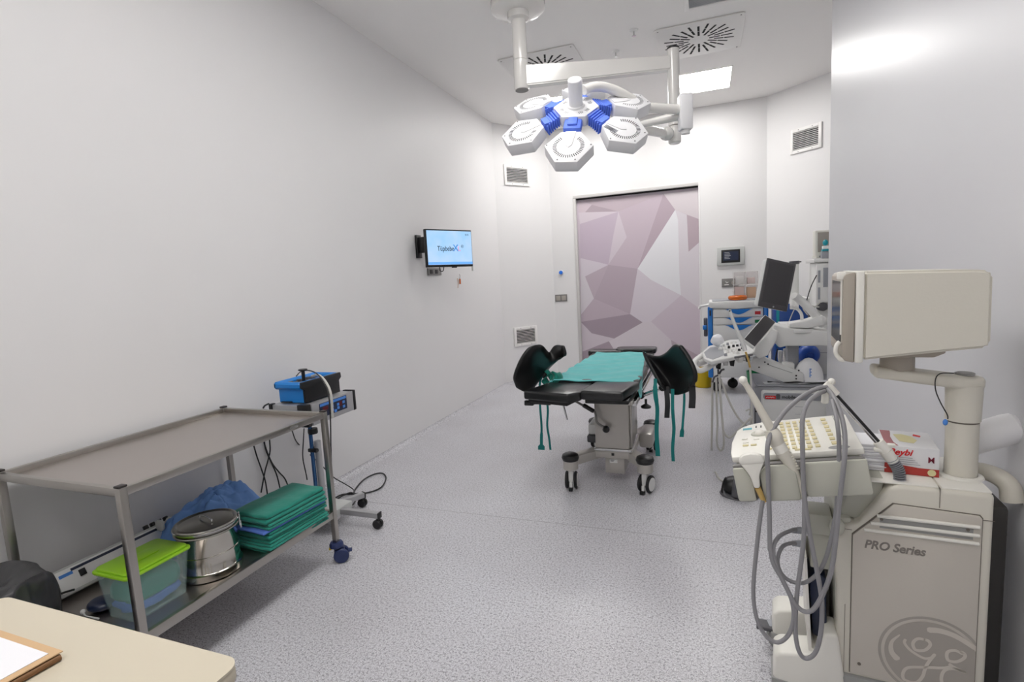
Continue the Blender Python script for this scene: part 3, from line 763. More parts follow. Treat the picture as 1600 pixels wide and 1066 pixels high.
part('label_print', MB().bx(-.60, -.575, 3.2965, 3.2975, .143, .146).bx(-.60, -.58, 3.2965, 3.2975, .136, .139), 'med_dark', t, smooth=0)
part('front_badge', MB().bx(-.585, -.567, 3.257, 3.2595, .19, .207), 'black', t)
for (cx, cy, ang) in ((-.825, 3.13, 8), (-.365, 3.17, -20), (-.83, 3.97, 0), (-.405, 3.97, 0)):
    m = T(cx, cy, 0) @ RZ(ang)
    cs = part('caster_cap', MB().lathe([(0, .235), (.03, .236), (.05, .226), (.056, .208), (.05, .19), (0, .19)], m, 28), 'black', t)
    part('caster_collar', MB().lathe([(0, .19), (.048, .19), (.048, .135), (.04, .13), (0, .13)], m, 28), 'tabenamel', t)
    part('caster_fork', MB().box((0, 0, .095), (.032, .05, .09), m, bev=.008).box((0, -.03, .03), (.018, .02, .05), m, bev=.004), 'med_white', t)
    b = MB()
    for s in (-1, 1): b.lathe([(0, -.009), (.05, -.009), (.055, -.004), (.055, .004), (.05, .009), (0, .009)], m @ T(s*.028, .01, .055) @ RY(90), 28)
    w = part('caster_wheel', b, 'black_soft', t)
    b = MB()
    for s in (-1, 1): b.cyl((s*.0375, .01, .055), (s*.0405, .01, .055), .042, seg=24, m=m)
    part('wheel_cover', b, 'med_white', w)
    part('brake_pad', MB().box((0, -.045, .012), (.026, .03, .02), m, bev=.004), 'black', t)
b = MB().tube([(-0.7942, 3.2, 0.5577), (-0.7371, 3.2, 0.526), (-0.6725, 3.2, 0.4907), (-0.6586, 3.2, 0.4246), (-0.6069, 3.2, 0.3895)], .0075, seg=10)
part('crank_handle', b, 'outlet', t)
a_ = [(-0.7451, 3.2, 0.5341), (-0.6765, 3.2, 0.4947), (-0.6031, 3.2, 0.3813)]
part('crank_grip', MB().cyl(a_[0], a_[1], .014, seg=14, bev=.004), 'black', t)
part('crank_knob', MB().sph(a_[2], .023), 'black', t)
part('rail_knob', MB().lathe([(0, 0), (.03, .004), (.032, .014), (.02, .022), (.008, .03), (.008, .06), (0, .06)], T(-.362, 3.28, .505), 20), 'black', t)
part('power_cord', MB().tube([(-0.3874, 4, 0.0866), (-0.3931, 3.95, 0.0517), (-0.4124, 3.9, 0.0269)], .006), 'cable_black', t)

# drape laid over the pads
def drape(u, v):
    y = 3.17 + v * 1.22
    xl = -.955 + .075 * v; xr = -.375 - .10 * v
    if v < .25: xr += .03 * (1 - v / .25)
    x = xl + (xr - xl) * u
    z = .697 + .004 * math.sin(v * 40 + 3 * math.sin(u * 5)) + .006 * noise.noise(V(x * 9, y * 22, 1)) * (1 if v < .9 else .5)
    if x > -.40: 
        e = x + .40; z -= e * 1.9; x = -.40 + e * .45
    if u > .86 and v < .22:
        k = (u - .86) / .14 * (1 - v / .22); z -= .03 * k; y += .0 * k
    if v == 0: y += .010 * noise.noise(V(x * 12, 0, 4)) ; z -= .003
    if x < -.93: z -= .01
    return (x, y, max(z, .60))
solo('drape_sheet', MB().grid(drape, 60, 90), 'drape', 'turquoise cloth drape spread over the operating table', 'drape', solid=.003, smooth=180)

def patch(rows): return [[V(*p) for p in r] for r in rows]
def spatch(rows, fac=4):
    rows = [crom(r, fac) for r in rows]
    cols = [crom([r[i] for r in rows], fac) for i in range(len(rows[0]))]
    nu, nv = len(cols), len(cols[0])
    vs = [cols[i][j] for j in range(nv) for i in range(nu)]
    fs = [(j*nu+i, j*nu+i+1, (j+1)*nu+i+1, (j+1)*nu+i) for j in range(nv-1) for i in range(nu-1)]
    return MB().add(vs, fs)
t = thing('leg_support', 'black moulded leg support left of the turquoise drape', 'leg support', (-1.0, 3.1, .56), 0, group='stirrups of the operating table', world=True)
rowsL = [
 [(-1.139, 3.05, 0.679), (-1.118, 3.07, 0.6502), (-1.097, 3.12, 0.627), (-1.089, 3.2, 0.6309), (-1.101, 3.28, 0.6396)],
 [(-1.135, 3, 0.7467), (-1.102, 3.06, 0.7189), (-1.06, 3.16, 0.6741), (-1.051, 3.26, 0.6882), (-1.057, 3.34, 0.7033)],
 [(-1.086, 3, 0.8601), (-1.041, 3.06, 0.826), (-1.011, 3.2, 0.7643), (-0.9818, 3.28, 0.7759), (-0.9317, 3.28, 0.8147)],
 [(-1.037, 3.04, 0.9301), (-0.9986, 3.1, 0.9051), (-0.9767, 3.24, 0.8211), (-0.9195, 3.27, 0.8291), (-0.8496, 3.22, 0.8495)],
 [(-1.005, 3.1, 0.9377), (-0.9864, 3.16, 0.9253), (-0.982, 3.28, 0.8618), (-0.9371, 3.3, 0.9099), (-0.8594, 3.22, 0.916)],
]
part('shell', spatch(rowsL), 'foam', t, solid=.026, smooth=180, sub=1)
b = MB().cyl([(-0.9978, 3.25, 0.721), (-0.9923, 3.3, 0.6811), (-0.9561, 3.3, 0.6947)][0], (-.93, 3.24, .60), .012, seg=12)
part('support_rod', b, 'chrome', t)
part('ball_joint', MB().sph([(-1.007, 3.25, 0.7166)][0], .025), 'black', t)
part('ball_joint', MB().sph((-.945, 3.24, .60), .028), 'black', t)
t = thing('leg_support', 'black moulded leg support right of the turquoise drape', 'leg support', (-.28, 3.1, .56), 0, group='stirrups of the operating table', world=True)
rowsR = [
 [(-0.3874, 3.36, 0.8559), (-0.3461, 3.34, 0.8424), (-0.2845, 3.3, 0.8363), (-0.2288, 3.22, 0.872), (-0.1793, 3.14, 0.9288), (-0.1378, 3.08, 0.9292)],
 [(-0.3546, 3.3, 0.8081), (-0.3106, 3.32, 0.7765), (-0.2478, 3.3, 0.7642), (-0.1861, 3.22, 0.7982), (-0.1268, 3.12, 0.8492), (-0.0931, 3.05, 0.8677)],
 [(-0.3044, 3.24, 0.7348), (-0.263, 3.28, 0.6956), (-0.2103, 3.28, 0.6803), (-0.1501, 3.2, 0.7131), (-0.0886, 3.08, 0.7636), (-0.0597, 3.02, 0.7934)],
 [(-0.272, 3.2, 0.6877), (-0.2407, 3.22, 0.6526), (-0.1928, 3.22, 0.63), (-0.1378, 3.14, 0.6528), (-0.0891, 3.06, 0.6975), (-0.0605, 3.02, 0.7356)],
 [(-0.2427, 3.2, 0.6647), (-0.2179, 3.21, 0.6395), (-0.1844, 3.2, 0.6268), (-0.1415, 3.14, 0.6451), (-0.0999, 3.07, 0.6803), (-0.0747, 3.04, 0.713)],
]
part('shell', spatch(rowsR), 'foam', t, solid=.026, smooth=180, sub=1)
part('support_rod', MB().cyl([(-0.2596, 3.27, 0.6415)][0], (-.39, 3.3, .58), .012, seg=12), 'chrome', t)
part('ball_joint', MB().sph([(-0.258, 3.25, 0.6458)][0], .022), 'black', t)
part('ball_joint', MB().sph((-.395, 3.3, .585), .026), 'black', t)
S1 = (1, 0, 0)
def strap(name, pts, w, m, lab, ws=None):
    solo(name, MB().ribbon(pts, w, S1, ws=ws), m, lab, 'strap', smooth=0)
strap('tie_strap', [(-0.9976, 3.26, 0.7836), (-1.021, 3.24, 0.7313), (-1.03, 3.2, 0.645), (-1.033, 3.2, 0.5161), (-1.03, 3.2, 0.3863), (-1.036, 3.2, 0.2857), (-1.039, 3.2, 0.2196)], .014, 'strap', 'teal tie strap with a flared end, left of two under the left leg support', ws=[.016, .02, .014, .014, .014, .02, .045])
strap('tie_strap', [(-1.011, 3.27, 0.7603), (-0.993, 3.26, 0.6977), (-1.007, 3.26, 0.6022), (-0.9993, 3.26, 0.4804), (-1.009, 3.26, 0.3701), (-1, 3.26, 0.2821), (-0.995, 3.26, 0.2024)], .014, 'strap', 'straight teal tie strap, right of two under the left leg support')
strap('tie_strap', [(-0.2939, 3.2, 0.711), (-0.2867, 3.1, 0.643), (-0.2779, 3.1, 0.547), (-0.2846, 3.1, 0.4108), (-0.2805, 3.1, 0.2619)], .02, 'strap', 'wide teal tie strap beside the drape corner', ws=[.02, .026, .022, .024, .026])
strap('tie_strap', [(-0.195, 3.2, 0.65), (-0.1924, 3.12, 0.5449), (-0.1874, 3.12, 0.4292), (-0.1968, 3.12, 0.3118), (-0.1947, 3.12, 0.2294)], .019, 'strap', 'longest teal tie strap under the right leg support')
strap('tie_strap', [(-0.1264, 3.13, 0.6743), (-0.1275, 3.12, 0.5854), (-0.1365, 3.12, 0.4702), (-0.1451, 3.12, 0.381)], .014, 'strap', 'short teal tie strap with knotted end under the right leg support', ws=[.012, .014, .014, .024])
strap('buckle_strap', [(-0.2323, 3.21, 0.6628), (-0.2248, 3.18, 0.5677), (-0.2303, 3.18, 0.4769)], .03, 'black_soft', 'short black belt hanging left under the right leg support')
strap('buckle_strap', [(-0.0816, 3.05, 0.7218), (-0.0794, 3.05, 0.6409), (-0.0837, 3.05, 0.5741)], .036, 'black_soft', 'wide black belt hanging right under the right leg support')
solo('draped_towel', MB().grid(lambda u, v: (-1.0 + .10*u + .02*math.sin(v*6), 3.22 + .03*math.sin(u*7), .745 - .085*v - .05*u*v + .008*math.sin(u*12)), 12, 12), 'tealcloth', 'small teal cloth bunched beside the left leg support', 'cloth', solid=.004, smooth=180)

# ================================================================ STEEL TROLLEY
t = thing('steel_trolley', 'two tier stainless steel trolley against the left wall', 'trolley', (-2.06, 1.515, 0), 0, world=True)
x0, x1, y0, y1 = -2.392, -1.742, 1.045, 1.985
lg = None
for (lx_, ly_) in ((x0, y0), (x1, y0), (x0, y1), (x1, y1)):
    o = part('leg', MB().bx(-.0125, .0125, -.0125, .0125, .10, .768, bev=.002), 'steel', t, inv=T(0, 0, 0))
    o.location = (lx_ + 2.06, ly_ - 1.515, 0)
    c = part('leg_cap', MB().bx(-.0135, .0135, -.0135, .0135, .768, .775, bev=.002), 'cap_dark', o, inv=T(0, 0, 0))
def railbox(z0, z1, nm):
    b = MB()
    b.bx(x0+.012, x1-.012, y0-.01, y0+.01, z0, z1, bev=.002); b.bx(x0+.012, x1-.012, y1-.01, y1+.01, z0, z1, bev=.002)
    b.bx(x0-.01, x0+.01, y0+.012, y1-.012, z0, z1, bev=.002); b.bx(x1-.01, x1+.01, y0+.012, y1-.012, z0, z1, bev=.002)
    part(nm, b, 'steel', t)
railbox(.738, .766, 'top_rail'); railbox(.232, .268, 'shelf_rail')
part('top_sheet', MB().bx(x0+.01, x1-.01, y0+.01, y1-.01, .742, .745), 'steel_top', t)
part('shelf_sheet', MB().bx(x0+.01, x1-.01, y0+.01, y1-.01, .245, .25), 'steel_top', t)
part('maker_plate', MB().box((x1+.0105, 1.78, .752), (.001, .05, .012)), 'outlet', t)
for (lx_, ly_, a) in ((x0, y0, 30), (x1, y0, 60), (x0, y1, 10), (x1, y1, 35)):
    m = T(lx_, ly_, 0) @ RZ(a)
    c = part('caster', MB().lathe([(0, .105), (.028, .105), (.034, .095), (.034, .082), (.02, .074), (0, .074)], m, 20).box((.012, 0, .062), (.05, .022, .03), m, bev=.006), 'navy', t)
    b = MB()
    for s in (-1, 1): b.lathe([(0, -.009), (.033, -.009), (.037, -.004), (.037, .004), (.033, .009), (0, .009)], m @ T(.02, s*.02, .037) @ RX(90), 24)
    part('caster_wheel', b, 'navy', c)
    part('brake_tab', MB().box((.062, 0, .052), (.02, .03, .008), m, bev=.002), 'navy', c)
    part('brake_lock', MB().box((-.03, 0, .075), (.012, .02, .012), m, bev=.002), 'yellow', c)

# things on the lower shelf (sheet top at z = .25)
SH = .2502
t = thing('storage_box', 'translucent plastic box with a lime green lid on the trolley shelf', 'storage box', (-1.925, 1.195, SH), 0)
b = bmesh.new()
def boxring(w, d, z, r=.02): return [b.verts.new((p[0], p[1], z)) for p in rrect(-w/2, w/2, -d/2, d/2, r)]
outer = [boxring(.150, .195, 0), boxring(.178, .228, .158), boxring(.186, .236, .160), boxring(.186, .236, .164)]
inner = [boxring(.172, .222, .164), boxring(.172, .222, .158), boxring(.145, .19, .004)]
allr = outer + inner
for a_, c_ in zip(allr, allr[1:]):
    for k in range(len(a_)): b.faces.new((a_[k], a_[(k+1) % len(a_)], c_[(k+1) % len(a_)], c_[k]))
b.faces.new(allr[0][::-1]); b.faces.new(allr[-1])
part('box_body', MB().bm(b), 'boxclear', t)
b = MB().prism(rrect(-.096, .096, -.121, .121, .02), .010, T(0, 0, .1645), bev=.003).prism(rrect(-.088, .088, -.113, .113, .02), .009, T(0, 0, .1745), bev=.004)
lid = part('lid', b, 'lime', t)
part('lid_recess', MB().prism(rrect(-.03, .03, -.05, .05, .02), .003, T(0, 0, .184), bev=.001), 'lime', lid)
for i, (cc, zz, nm, lab) in enumerate((('tealcloth', .055, 'folded_cloth', 'teal cloth bundled inside the lime lidded box'), ('bluefold', .03, 'folded_cloth', 'blue cloth at the bottom of the lime lidded box'))):
    s_ = MB().grid(lambda u, v: ((u-.5)*.13, (v-.5)*.17, 0), 1, 1)
    bb = MB().sph((-1.925, 1.195, SH + .008 + zz), (.095 - .004*i, .125, .062 if i == 0 else .026), seg=22, rings=12)
    for v in bb.v:
        k = noise.noise(v * 28) * .010; v.x += k; v.z += k * .8
        v.z = max(v.z, SH + .006)
        v.x = max(-1.925 - .064, min(-1.925 + .064, v.x)) + .002 * noise.noise(v * 50); v.y = max(1.195 - .086, min(1.195 + .086, v.y)) + .002 * noise.noise(v * 60)
    if i == 0:
        for v in bb.v: v.z += .02; v.z = max(v.z, SH + .055)
    solo(nm, bb, cc, lab, 'cloth', smooth=180)

t = thing('steel_drum', 'round stainless steel sterilising drum on the trolley shelf', 'drum', (-1.895, 1.43, SH), 0)
part('drum_body', MB().lathe([(0, .002), (.112, .002), (.116, .006), (.116, .03), (.110, .033), (.108, .036), (.108, .094), (.111, .096), (.111, .100), (.108, .102), (.108, .175), (.110, .178), (0, .178)], None, 56), 'drum', t)
lid = part('drum_lid', MB().lathe([(0, .1785), (.114, .1785), (.116, .182), (.114, .186), (.110, .188), (.114, .191), (.115, .205), (.112, .210), (.104, .212), (.098, .208), (.06, .211), (0, .212)], None, 56), 'drum_lid', t)
part('lid_handle', MB().tube([(-.045, .01, .213), (-.042, .008, .222), (0, 0, .227), (.042, -.008, .222), (.045, -.01, .213)], .003, seg=8), 'chrome', lid)
part('lid_rim', MB().lathe([(.113, .196), (.118, .198), (.118, .201), (.113, .203)], None, 56), 'chrome', lid)
m = RZ(50)
part('latch', MB().box((.118, 0, .185), (.006, .034, .05), m @ T(0, 0, 0), bev=.003).box((.121, 0, .160), (.006, .03, .02), m, bev=.002), 'chrome', t)
part('latch_hole', MB().cyl((.1215, 0, .185), (.1225, 0, .185), .006, seg=12, m=m), 'void', t)

# stack of folded cloths, each a cloth of its own
cx, cy = -1.842, 1.76
stackspec = [(.020, 'tealcloth', 'bottom teal cloth of the folded stack on the trolley shelf'),
             (.022, 'tealcloth', 'second teal cloth from the bottom of the folded stack'),
             (.022, 'tealcloth', 'third teal cloth from the bottom of the folded stack'),
             (.026, 'tealcloth', 'fourth teal cloth from the bottom, under the blue one'),
             (.012, 'bluefold', 'thin blue folded cloth inside the teal stack'),
             (.024, 'tealcloth', 'teal cloth second from the top, above the blue one'),
             (.038, 'tealcloth', 'top teal cloth of the folded stack, widest')]
z = SH
for i, (h, mm, lab) in enumerate(stackspec):
    w = .215 + (.012 if i % 2 else 0) - (.01 if i == 4 else 0); dd = .345 + .012 * math.sin(i * 2.1)
    ox = .004 * math.sin(i * 1.7); oy = .006 * math.cos(i * 2.3)
    def prof(k, w=w, h=h):       # folded edge profile: rounded
        return k
    bb = MB()
    layers = 2 if h > .015 else 1
    for L_ in range(layers):
        hz = h / layers
        base = MB().box((0, 0, hz/2), (w - .006*L_, dd - .01*L_, hz*.98), None, bev=hz*.45, seg=3)
        bb.add(base.v, base.f, T(cx + ox, cy + oy + .003*L_, z + L_ * hz) @ RZ(-3 + 1.3 * math.sin(i)))
    b2 = bmesh.new()
    me_ = bb.mesh('t'); b2.from_mesh(me_); bpy.data.meshes.remove(me_)
    bmesh.ops.subdivide_edges(b2, edges=[e for e in b2.edges if e.calc_length() > .06], cuts=14, use_grid_fill=True)
    for v in b2.verts:
        v.co.z += (.006 if i == 6 else .0012) * noise.noise(V(v.co.x*14, v.co.y*14, i)) * (1 if v.co.z > z + h*.5 else 0)
        v.co.x += .004 * noise.noise(V(v.co.y*18, v.co.z*60, i*3)); v.co.y += .004 * noise.noise(V(v.co.x*18, v.co.z*60, i*5))
    solo('folded_cloth', MB().bm(b2), mm, lab, 'cloth', 'folded cloths stacked on the trolley shelf', smooth=60)
    z += h + .0004

# crumpled blue gown behind the stack
def gown(u, v):
    # outline from above: lies along the back of the shelf
    a = 2 * PI * u; r = v
    px = -2.20 + .155 * r * math.cos(a) ; py = 1.70 + .275 * r * math.sin(a)
    hgt = (1 - r ** 2.4) * (.145 + .075 * ((py - 1.45) / .5)) 
    n1 = noise.noise(V(px*9, py*7, 3)) * .045 + abs(noise.noise(V(px*20, py*14, 9))) * .05 + abs(noise.noise(V(px*45, py*30, 4))) * .015
    zz = SH + .004 + max(0, hgt + n1 * (1 - r ** 6))
    px += .02 * noise.noise(V(py*14, 2, 1)) * r; py += .02 * noise.noise(V(px*14, 5, 1)) * r
    if r > .999: zz = SH + .002
    return (px, py, zz)
solo('folded_gown', MB().grid(gown, 90, 40), 'bluecloth', 'crumpled light blue nonwoven gown at the back of the trolley shelf', 'gown', solid=.002, smooth=60)

# grey device lying along the wall side of the shelf
t = thing('power_unit', 'long light grey device leaning at the back of the trolley shelf', 'device', (-2.27, 1.30, SH), 0)
m = T(.0, .03, .004) @ RY(-26)
part('casing', MB().box((-.01, 0, .055), (.075, .48, .105), m @ T(.01, 0, 0), bev=.012), 'grey_dev', t)
part('face_plate', MB().box((.036, -.03, .057), (.006, .40, .085), m, bev=.003), 'white', t)
part('blue_stripe', MB().box((.0395, 0, .088), (.002, .36, .010), m), 'panel_navy', t)
part('label_print', MB().box((.0395, -.20, .078), (.002, .045, .012), m), 'key_blue', t)
part('switch', MB().box((.042, -.15, .062), (.006, .022, .026), m, bev=.002), 'black', t)
b = MB()
for i in range(4): b.box((.0, .14 + .03*i, .116), (.02, .016, .02), m, bev=.003)
part('clips', b, 'black', t, kind='stuff')
part('bracket', MB().prism(rrect(-.035, .035, -.03, .03, .028), .012, T(.01, .25, .10) @ RX(90), bev=.003), 'grey_dev', t)
part('bracket', MB().prism(rrect(-.025, .025, -.025, .025, .02), .01, T(.02, .19, .12) @ RX(90), bev=.003), 'grey_dev', t)
part('plug', MB().box((.045, -.27, .03), (.03, .03, .055), None, bev=.008).tube([(.03, -.26, .05), (.05, -.22, .055), (.06, -.18, .05)], .004), 'black', t)
t = thing('blue_pouch', 'small dark blue pouch with a white cord beside the translucent box', 'pouch', (-2.06, 1.12, SH), 0, world=True)
part('pouch_body', MB().sph((-2.06, 1.12, SH + .022), (.05, .045, .022), seg=18), 'panel_navy', t, smooth=180)
part('white_cord', MB().tube([(-2.09, 1.075, SH+.006), (-2.06, 1.065, SH+.007), (-2.03, 1.068, SH+.006), (-2.0, 1.07, SH+.006)], .0032, seg=6).sph((-2.093, 1.075, SH+.012), .009), 'white', t)

# ================================================================ BIN BAG, DESK, FOLDER
t = thing('waste_bin', 'bin lined with a black plastic bag beside the trolley', 'bin', (-2.17, .83, 0), 0)
part('bin_body', MB().lathe([(0, 0), (.125, 0), (.13, .01), (.165, .42), (.155, .42), (.122, .015), (0, .015)], None, 32), 'black', t)
def bagf(u, v):
    a = 2 * PI * u
    f = 1 + .03 * math.sin(a * 9 + 2 + v * 5) + .03 * math.sin(a * 5 + v * 3) + .09 * noise.noise(V(math.cos(a)*3, math.sin(a)*3, v*5)) + .05 * abs(noise.noise(V(math.cos(a)*8, math.sin(a)*8, v*6)))
    if v < .72:
        k = v / .72; r = (.190 + .004 * k - .02 * k) * f; zz = .07 + .39 * k
        r = (.172 + .018 * math.sin(k * 3)) * f
    elif v < .82:
        k = (v - .72) / .1; r = (.172 - .012 * k) * (1 + (f - 1) * (1 - k*.5)); zz = .46 + .022 * math.sin(k * PI / 2) + .008 * math.sin(a * 4)
    else:
        k = (v - .82) / .18; r = (.160 * (1 - k * .97)) * (1 + (f - 1) * .8); zz = .482 - .05 * math.sin(k * PI / 2) + .008 * math.sin(a * 4) * (1 - k) + .035 * noise.noise(V(r*math.cos(a)*14, r*math.sin(a)*14, 3)) * math.sin(k * PI)
    return (r * math.cos(a), r * math.sin(a), zz)
part('bag', MB().grid(bagf, 96, 44), 'bag', t, solid=.002, smooth=60)

t = thing('desk', 'cream laminate desk top in the near left corner', 'desk', (-1.04, .27, 0), 0, world=True)
part('desk_top', MB().prism(rrect(-1.385, -.722, .02, .578, .028, 6), .026, T(0, 0, .724), bev=.006, seg=3), 'cream', t)
part('edge_lip', MB().prism(rrect(-1.385, -.722, .02, .578, .028, 6), .004, T(0, 0, .75)), 'cream', t)
for lx_ in (-1.34, -.77):
    for ly_ in (.07, .53): part('leg', MB().bx(lx_-.018, lx_+.018, ly_-.018, ly_+.018, 0, .722, bev=.003), 'cream', t)
part('apron', MB().bx(-1.34, -.77, .51, .53, .66, .722), 'cream', t)
fz = .7545
FC, D1, D2 = V(-1.03, .491, 0), V(-1, .012, 0), V(-.075, -.997, 0)
def leaf(a0, a1, b0, b1, z, h, bev=0):
    q = [FC + D1 * a0 + D2 * b0, FC + D1 * a1 + D2 * b0, FC + D1 * a1 + D2 * b1, FC + D1 * a0 + D2 * b1]
    return MB().prism([(p.x, p.y) for p in q], h, T(0, 0, z), bev=bev)
t = thing('document_folder', 'brown card folder with papers on the cream desk', 'folder', (-1.2, .40, fz), 0, world=True)
part('back_cover', leaf(0, .32, .004, .226, fz, .002), 'kraft_d', t)
part('sheets', leaf(.008, .31, .006, .22, fz+.002, .0105), 'paper', t)
part('spine', MB().tube([FC + D1*.0 + D2*.004 + V(0, 0, fz+.0055), FC + D1*.0 + D2*.226 + V(0, 0, fz+.0055)], .0055, seg=12, n=1), 'kraft_d', t)
part('front_cover', leaf(-.002, .322, 0, .222, fz+.0128, .0018), 'kraft', t)
t2 = thing('paper_sheet', 'white printed sheet lying on the brown folder', 'paper', (-1.2, .40, fz+.0148), 0, world=True)
part('sheet', leaf(.012, .30, .013, .218, fz+.0148, .001), 'paper', t2)
b = MB()
for i in range(6):
    l = leaf(.05 + .01*(i % 3), .20 - .02*(i % 2), .07 + .018*i, .072 + .018*i, fz+.0159, .0002); b.add(l.v, l.f)
part('printed_lines', b, 'ge_mark', t2, smooth=0)

# ================================================================ DEVICE STAND
t = thing('equipment_stand', 'mobile stand with a silver pole behind the steel trolley', 'stand', (-2.105, 2.32, 0), 0, world=True)
part('pole', MB().cyl((-2.095, 2.315, .075), (-2.095, 2.315, .50), .019, seg=20), 'alu', t)
part('inner_pole', MB().cyl((-2.12, 2.295, .10), (-2.12, 2.295, .60), .011, seg=16), 'pole_blue', t)
part('pole_clamp', MB().lathe([(0, 0), (.026, 0), (.028, .01), (.026, .03), (0, .03)], T(-2.11, 2.305, .545), 18), 'black', t)
part('pole_clamp', MB().box((-2.11, 2.305, .45), (.06, .05, .022), bev=.006), 'black', t)
part('pole_foot', MB().cyl((-2.095, 2.315, .065), (-2.095, 2.315, .085), .032, seg=20), 'black', t)
b = MB().bx(-2.23, -1.985, 2.28, 2.43, .06, .105, bev=.004)
part('base_box', b, 'grey_dev', t)
b = MB().bx(-2.36, -1.95, 2.20, 2.28, .07, .085, bev=.002)
part('lower_tray', b, 'alu', t)
feet = [((-2.05, 2.33), (-1.74, 2.345)), ((-2.09, 2.37), (-2.01, 2.57)), ((-2.2, 2.33), (-2.38, 2.54)), ((-2.18, 2.27), (-2.36, 2.12))]
for a_, c_ in feet:
    p0 = V(*a_, .085); p1 = V(*c_, .078); L_ = (p1 - p0).length
    mm = frame(p0, p1 - p0, (0, 0, 1))
    lg = part('foot', MB().box((L_/2, 0, 0), (L_, .032, .034), mm @ RX(0), bev=.004), 'alu', t)
    part('foot_cap', MB().box((L_ + .003, 0, 0), (.008, .036, .036), mm, bev=.002), 'black', lg)
    b = MB()
    for s in (-1, 1): b.lathe([(0, -.008), (.024, -.008), (.027, -.003), (.027, .003), (.024, .008), (0, .008)], T(c_[0]-.012, c_[1] + s*.011, .027) @ RX(90), 20)
    b.cyl((c_[0]-.012, c_[1], .03), (c_[0]-.012, c_[1], .068), .007, seg=10)
    part('caster', b, 'black', lg)
t = thing('control_unit', 'silver control unit with navy keypad on the stand', 'medical device', (-2.17, 2.40, .613), 0, world=True)
X0, X1, Y0, Y1, Z0, Z1 = -2.305, -2.03, 2.20, 2.605, .613, .735
part('casing', MB().bx(X0+.01, X1-.008, Y0+.004, Y1-.004, Z0+.004, Z1-.004, bev=.004), 'alu', t)
for q in ((X0, X0+.022, Y0-.004, Y0+.03), (X1-.075, X1-.006, Y0-.004, Y0+.03), (X1-.075, X1+.001, Y1-.022, Y1+.004), (X0, X0+.02, Y1-.03, Y1+.004)):
    part('corner_guard', MB().bx(*q, Z0-.001, Z1+.002, bev=.005), 'black', t)
part('front_plate', MB().bx(X1-.008, X1, Y0+.03, Y1-.022, Z0+.002, Z1-.002, bev=.002), 'alu', t)
kp = part('keypad', MB().bx(X1, X1+.0015, Y0+.085, Y1-.085, Z0+.03, Z1-.012), 'panel_navy', t)
part('keypad_header', MB().bx(X1+.0015, X1+.002, Y0+.09, Y1-.09, Z1-.03, Z1-.015), 'key_blue', kp)
for (yy, zz) in ((.13, .045), (.19, .052), (.19, .072), (.24, .052), (.24, .072), (.29, .075), (.29, .048), (.215, .04)):
    part('key', MB().bx(X1+.0015, X1+.003, Y0+yy-.010, Y0+yy+.010, Z0+zz-.008, Z0+zz+.008, bev=.001), 'key_blue', kp)
part('display_window', MB().bx(X1+.0015, X1+.002, Y0+.11, Y0+.155, Z0+.065, Z0+.085).bx(X1+.0015, X1+.002, Y0+.245, Y0+.275, Z0+.058, Z0+.085), 'red_led', kp)
t = thing('blue_case', 'bright blue open case with black side on top of the control unit', 'case', (-2.17, 2.37, .738), 0, world=True)
X0, X1, Y0, Y1, Z0, Z1 = -2.265, -2.085, 2.245, 2.535, .738, .855
b = MB().bx(X0, X0+.006, Y0, Y1, Z0, Z1-.03).bx(X0, X1-.012, Y0, Y0+.006, Z0, Z1-.03).bx(X0, X1-.012, Y1-.006, Y1, Z0, Z1-.03).bx(X0, X1-.012, Y0, Y1, Z0, Z0+.006)
part('shell', b, 'bluecase', t)
b = MB(); e = .022
for (a0, a1, b0, b1) in ((X0-e, X0+.01, Y0-e, Y1+e), (X0-e, X1-.010, Y0-e, Y0+.01), (X0-e, X1-.010, Y1-.01, Y1+e)):
    b.bx(a0, a1, b0, b1, Z1-.042, Z1, bev=.012, seg=1)
part('rim', b, 'bluecase', t)
b = MB().prism([(Y0, Z0), (Y1, Z0), (Y1, Z1-.045), (Y1+.022, Z1-.03), (Y1+.018, Z1), (Y0-.018, Z1), (Y0-.022, Z1-.03), (Y0, Z1-.045)], .016, T(X1-.012, 0, 0) @ YZ, bev=.003)
part('side_panel', b, 'black', t)
part('case_rails', MB().bx(X1-.02, X1-.012, Y0, Y1, Z1-.004, Z1+.001), 'bluecase', t)
b = MB().bx(X0+.01, X1-.014, Y0+.01, Y1-.01, Z0+.01, Z1-.03)
part('foam_insert', b, 'black_soft', t)
b = MB()
for i in range(9): b.box((X0+.04+.035*(i % 3), Y0+.05+.07*(i//3), Z1-.018), (.02, .03, .02), RZ(0), bev=.004)
part('small_parts', b, 'med_dark', t, kind='stuff')
part('feed_handle', MB().cyl((-2.16, 2.33, Z1-.03), (-2.16, 2.33, Z1+.055), .010, seg=14).cyl((-2.16, 2.33, Z1+.05), (-2.16, 2.33, Z1+.058), .026, seg=18, bev=.003), 'black', t)
solo('pen', MB().cyl((-2.245, 2.205+.03, .741), (-2.17, 2.235, .7435), .004, seg=8), 'black', 'thin black pen on the silver unit in front of the blue case', 'pen')
solo('white_tube', MB().tube([(-2.128, 2.36, 0.8662), (-2.064, 2.34, 0.8783), (-1.975, 2.28, 0.8658), (-1.869, 2.19, 0.8407), (-1.842, 2.17, 0.791), (-1.845, 2.17, 0.7292), (-1.846, 2.17, 0.6843)], .0065, seg=8), 'cable_light', 'white flexible tube arching from the blue case over the keypad', 'tube')
def cord(pts, r, m, lab, name='power_cable', n=6):
    solo(name, MB().tube(pts, r, seg=7, n=n), m, lab, 'cable')
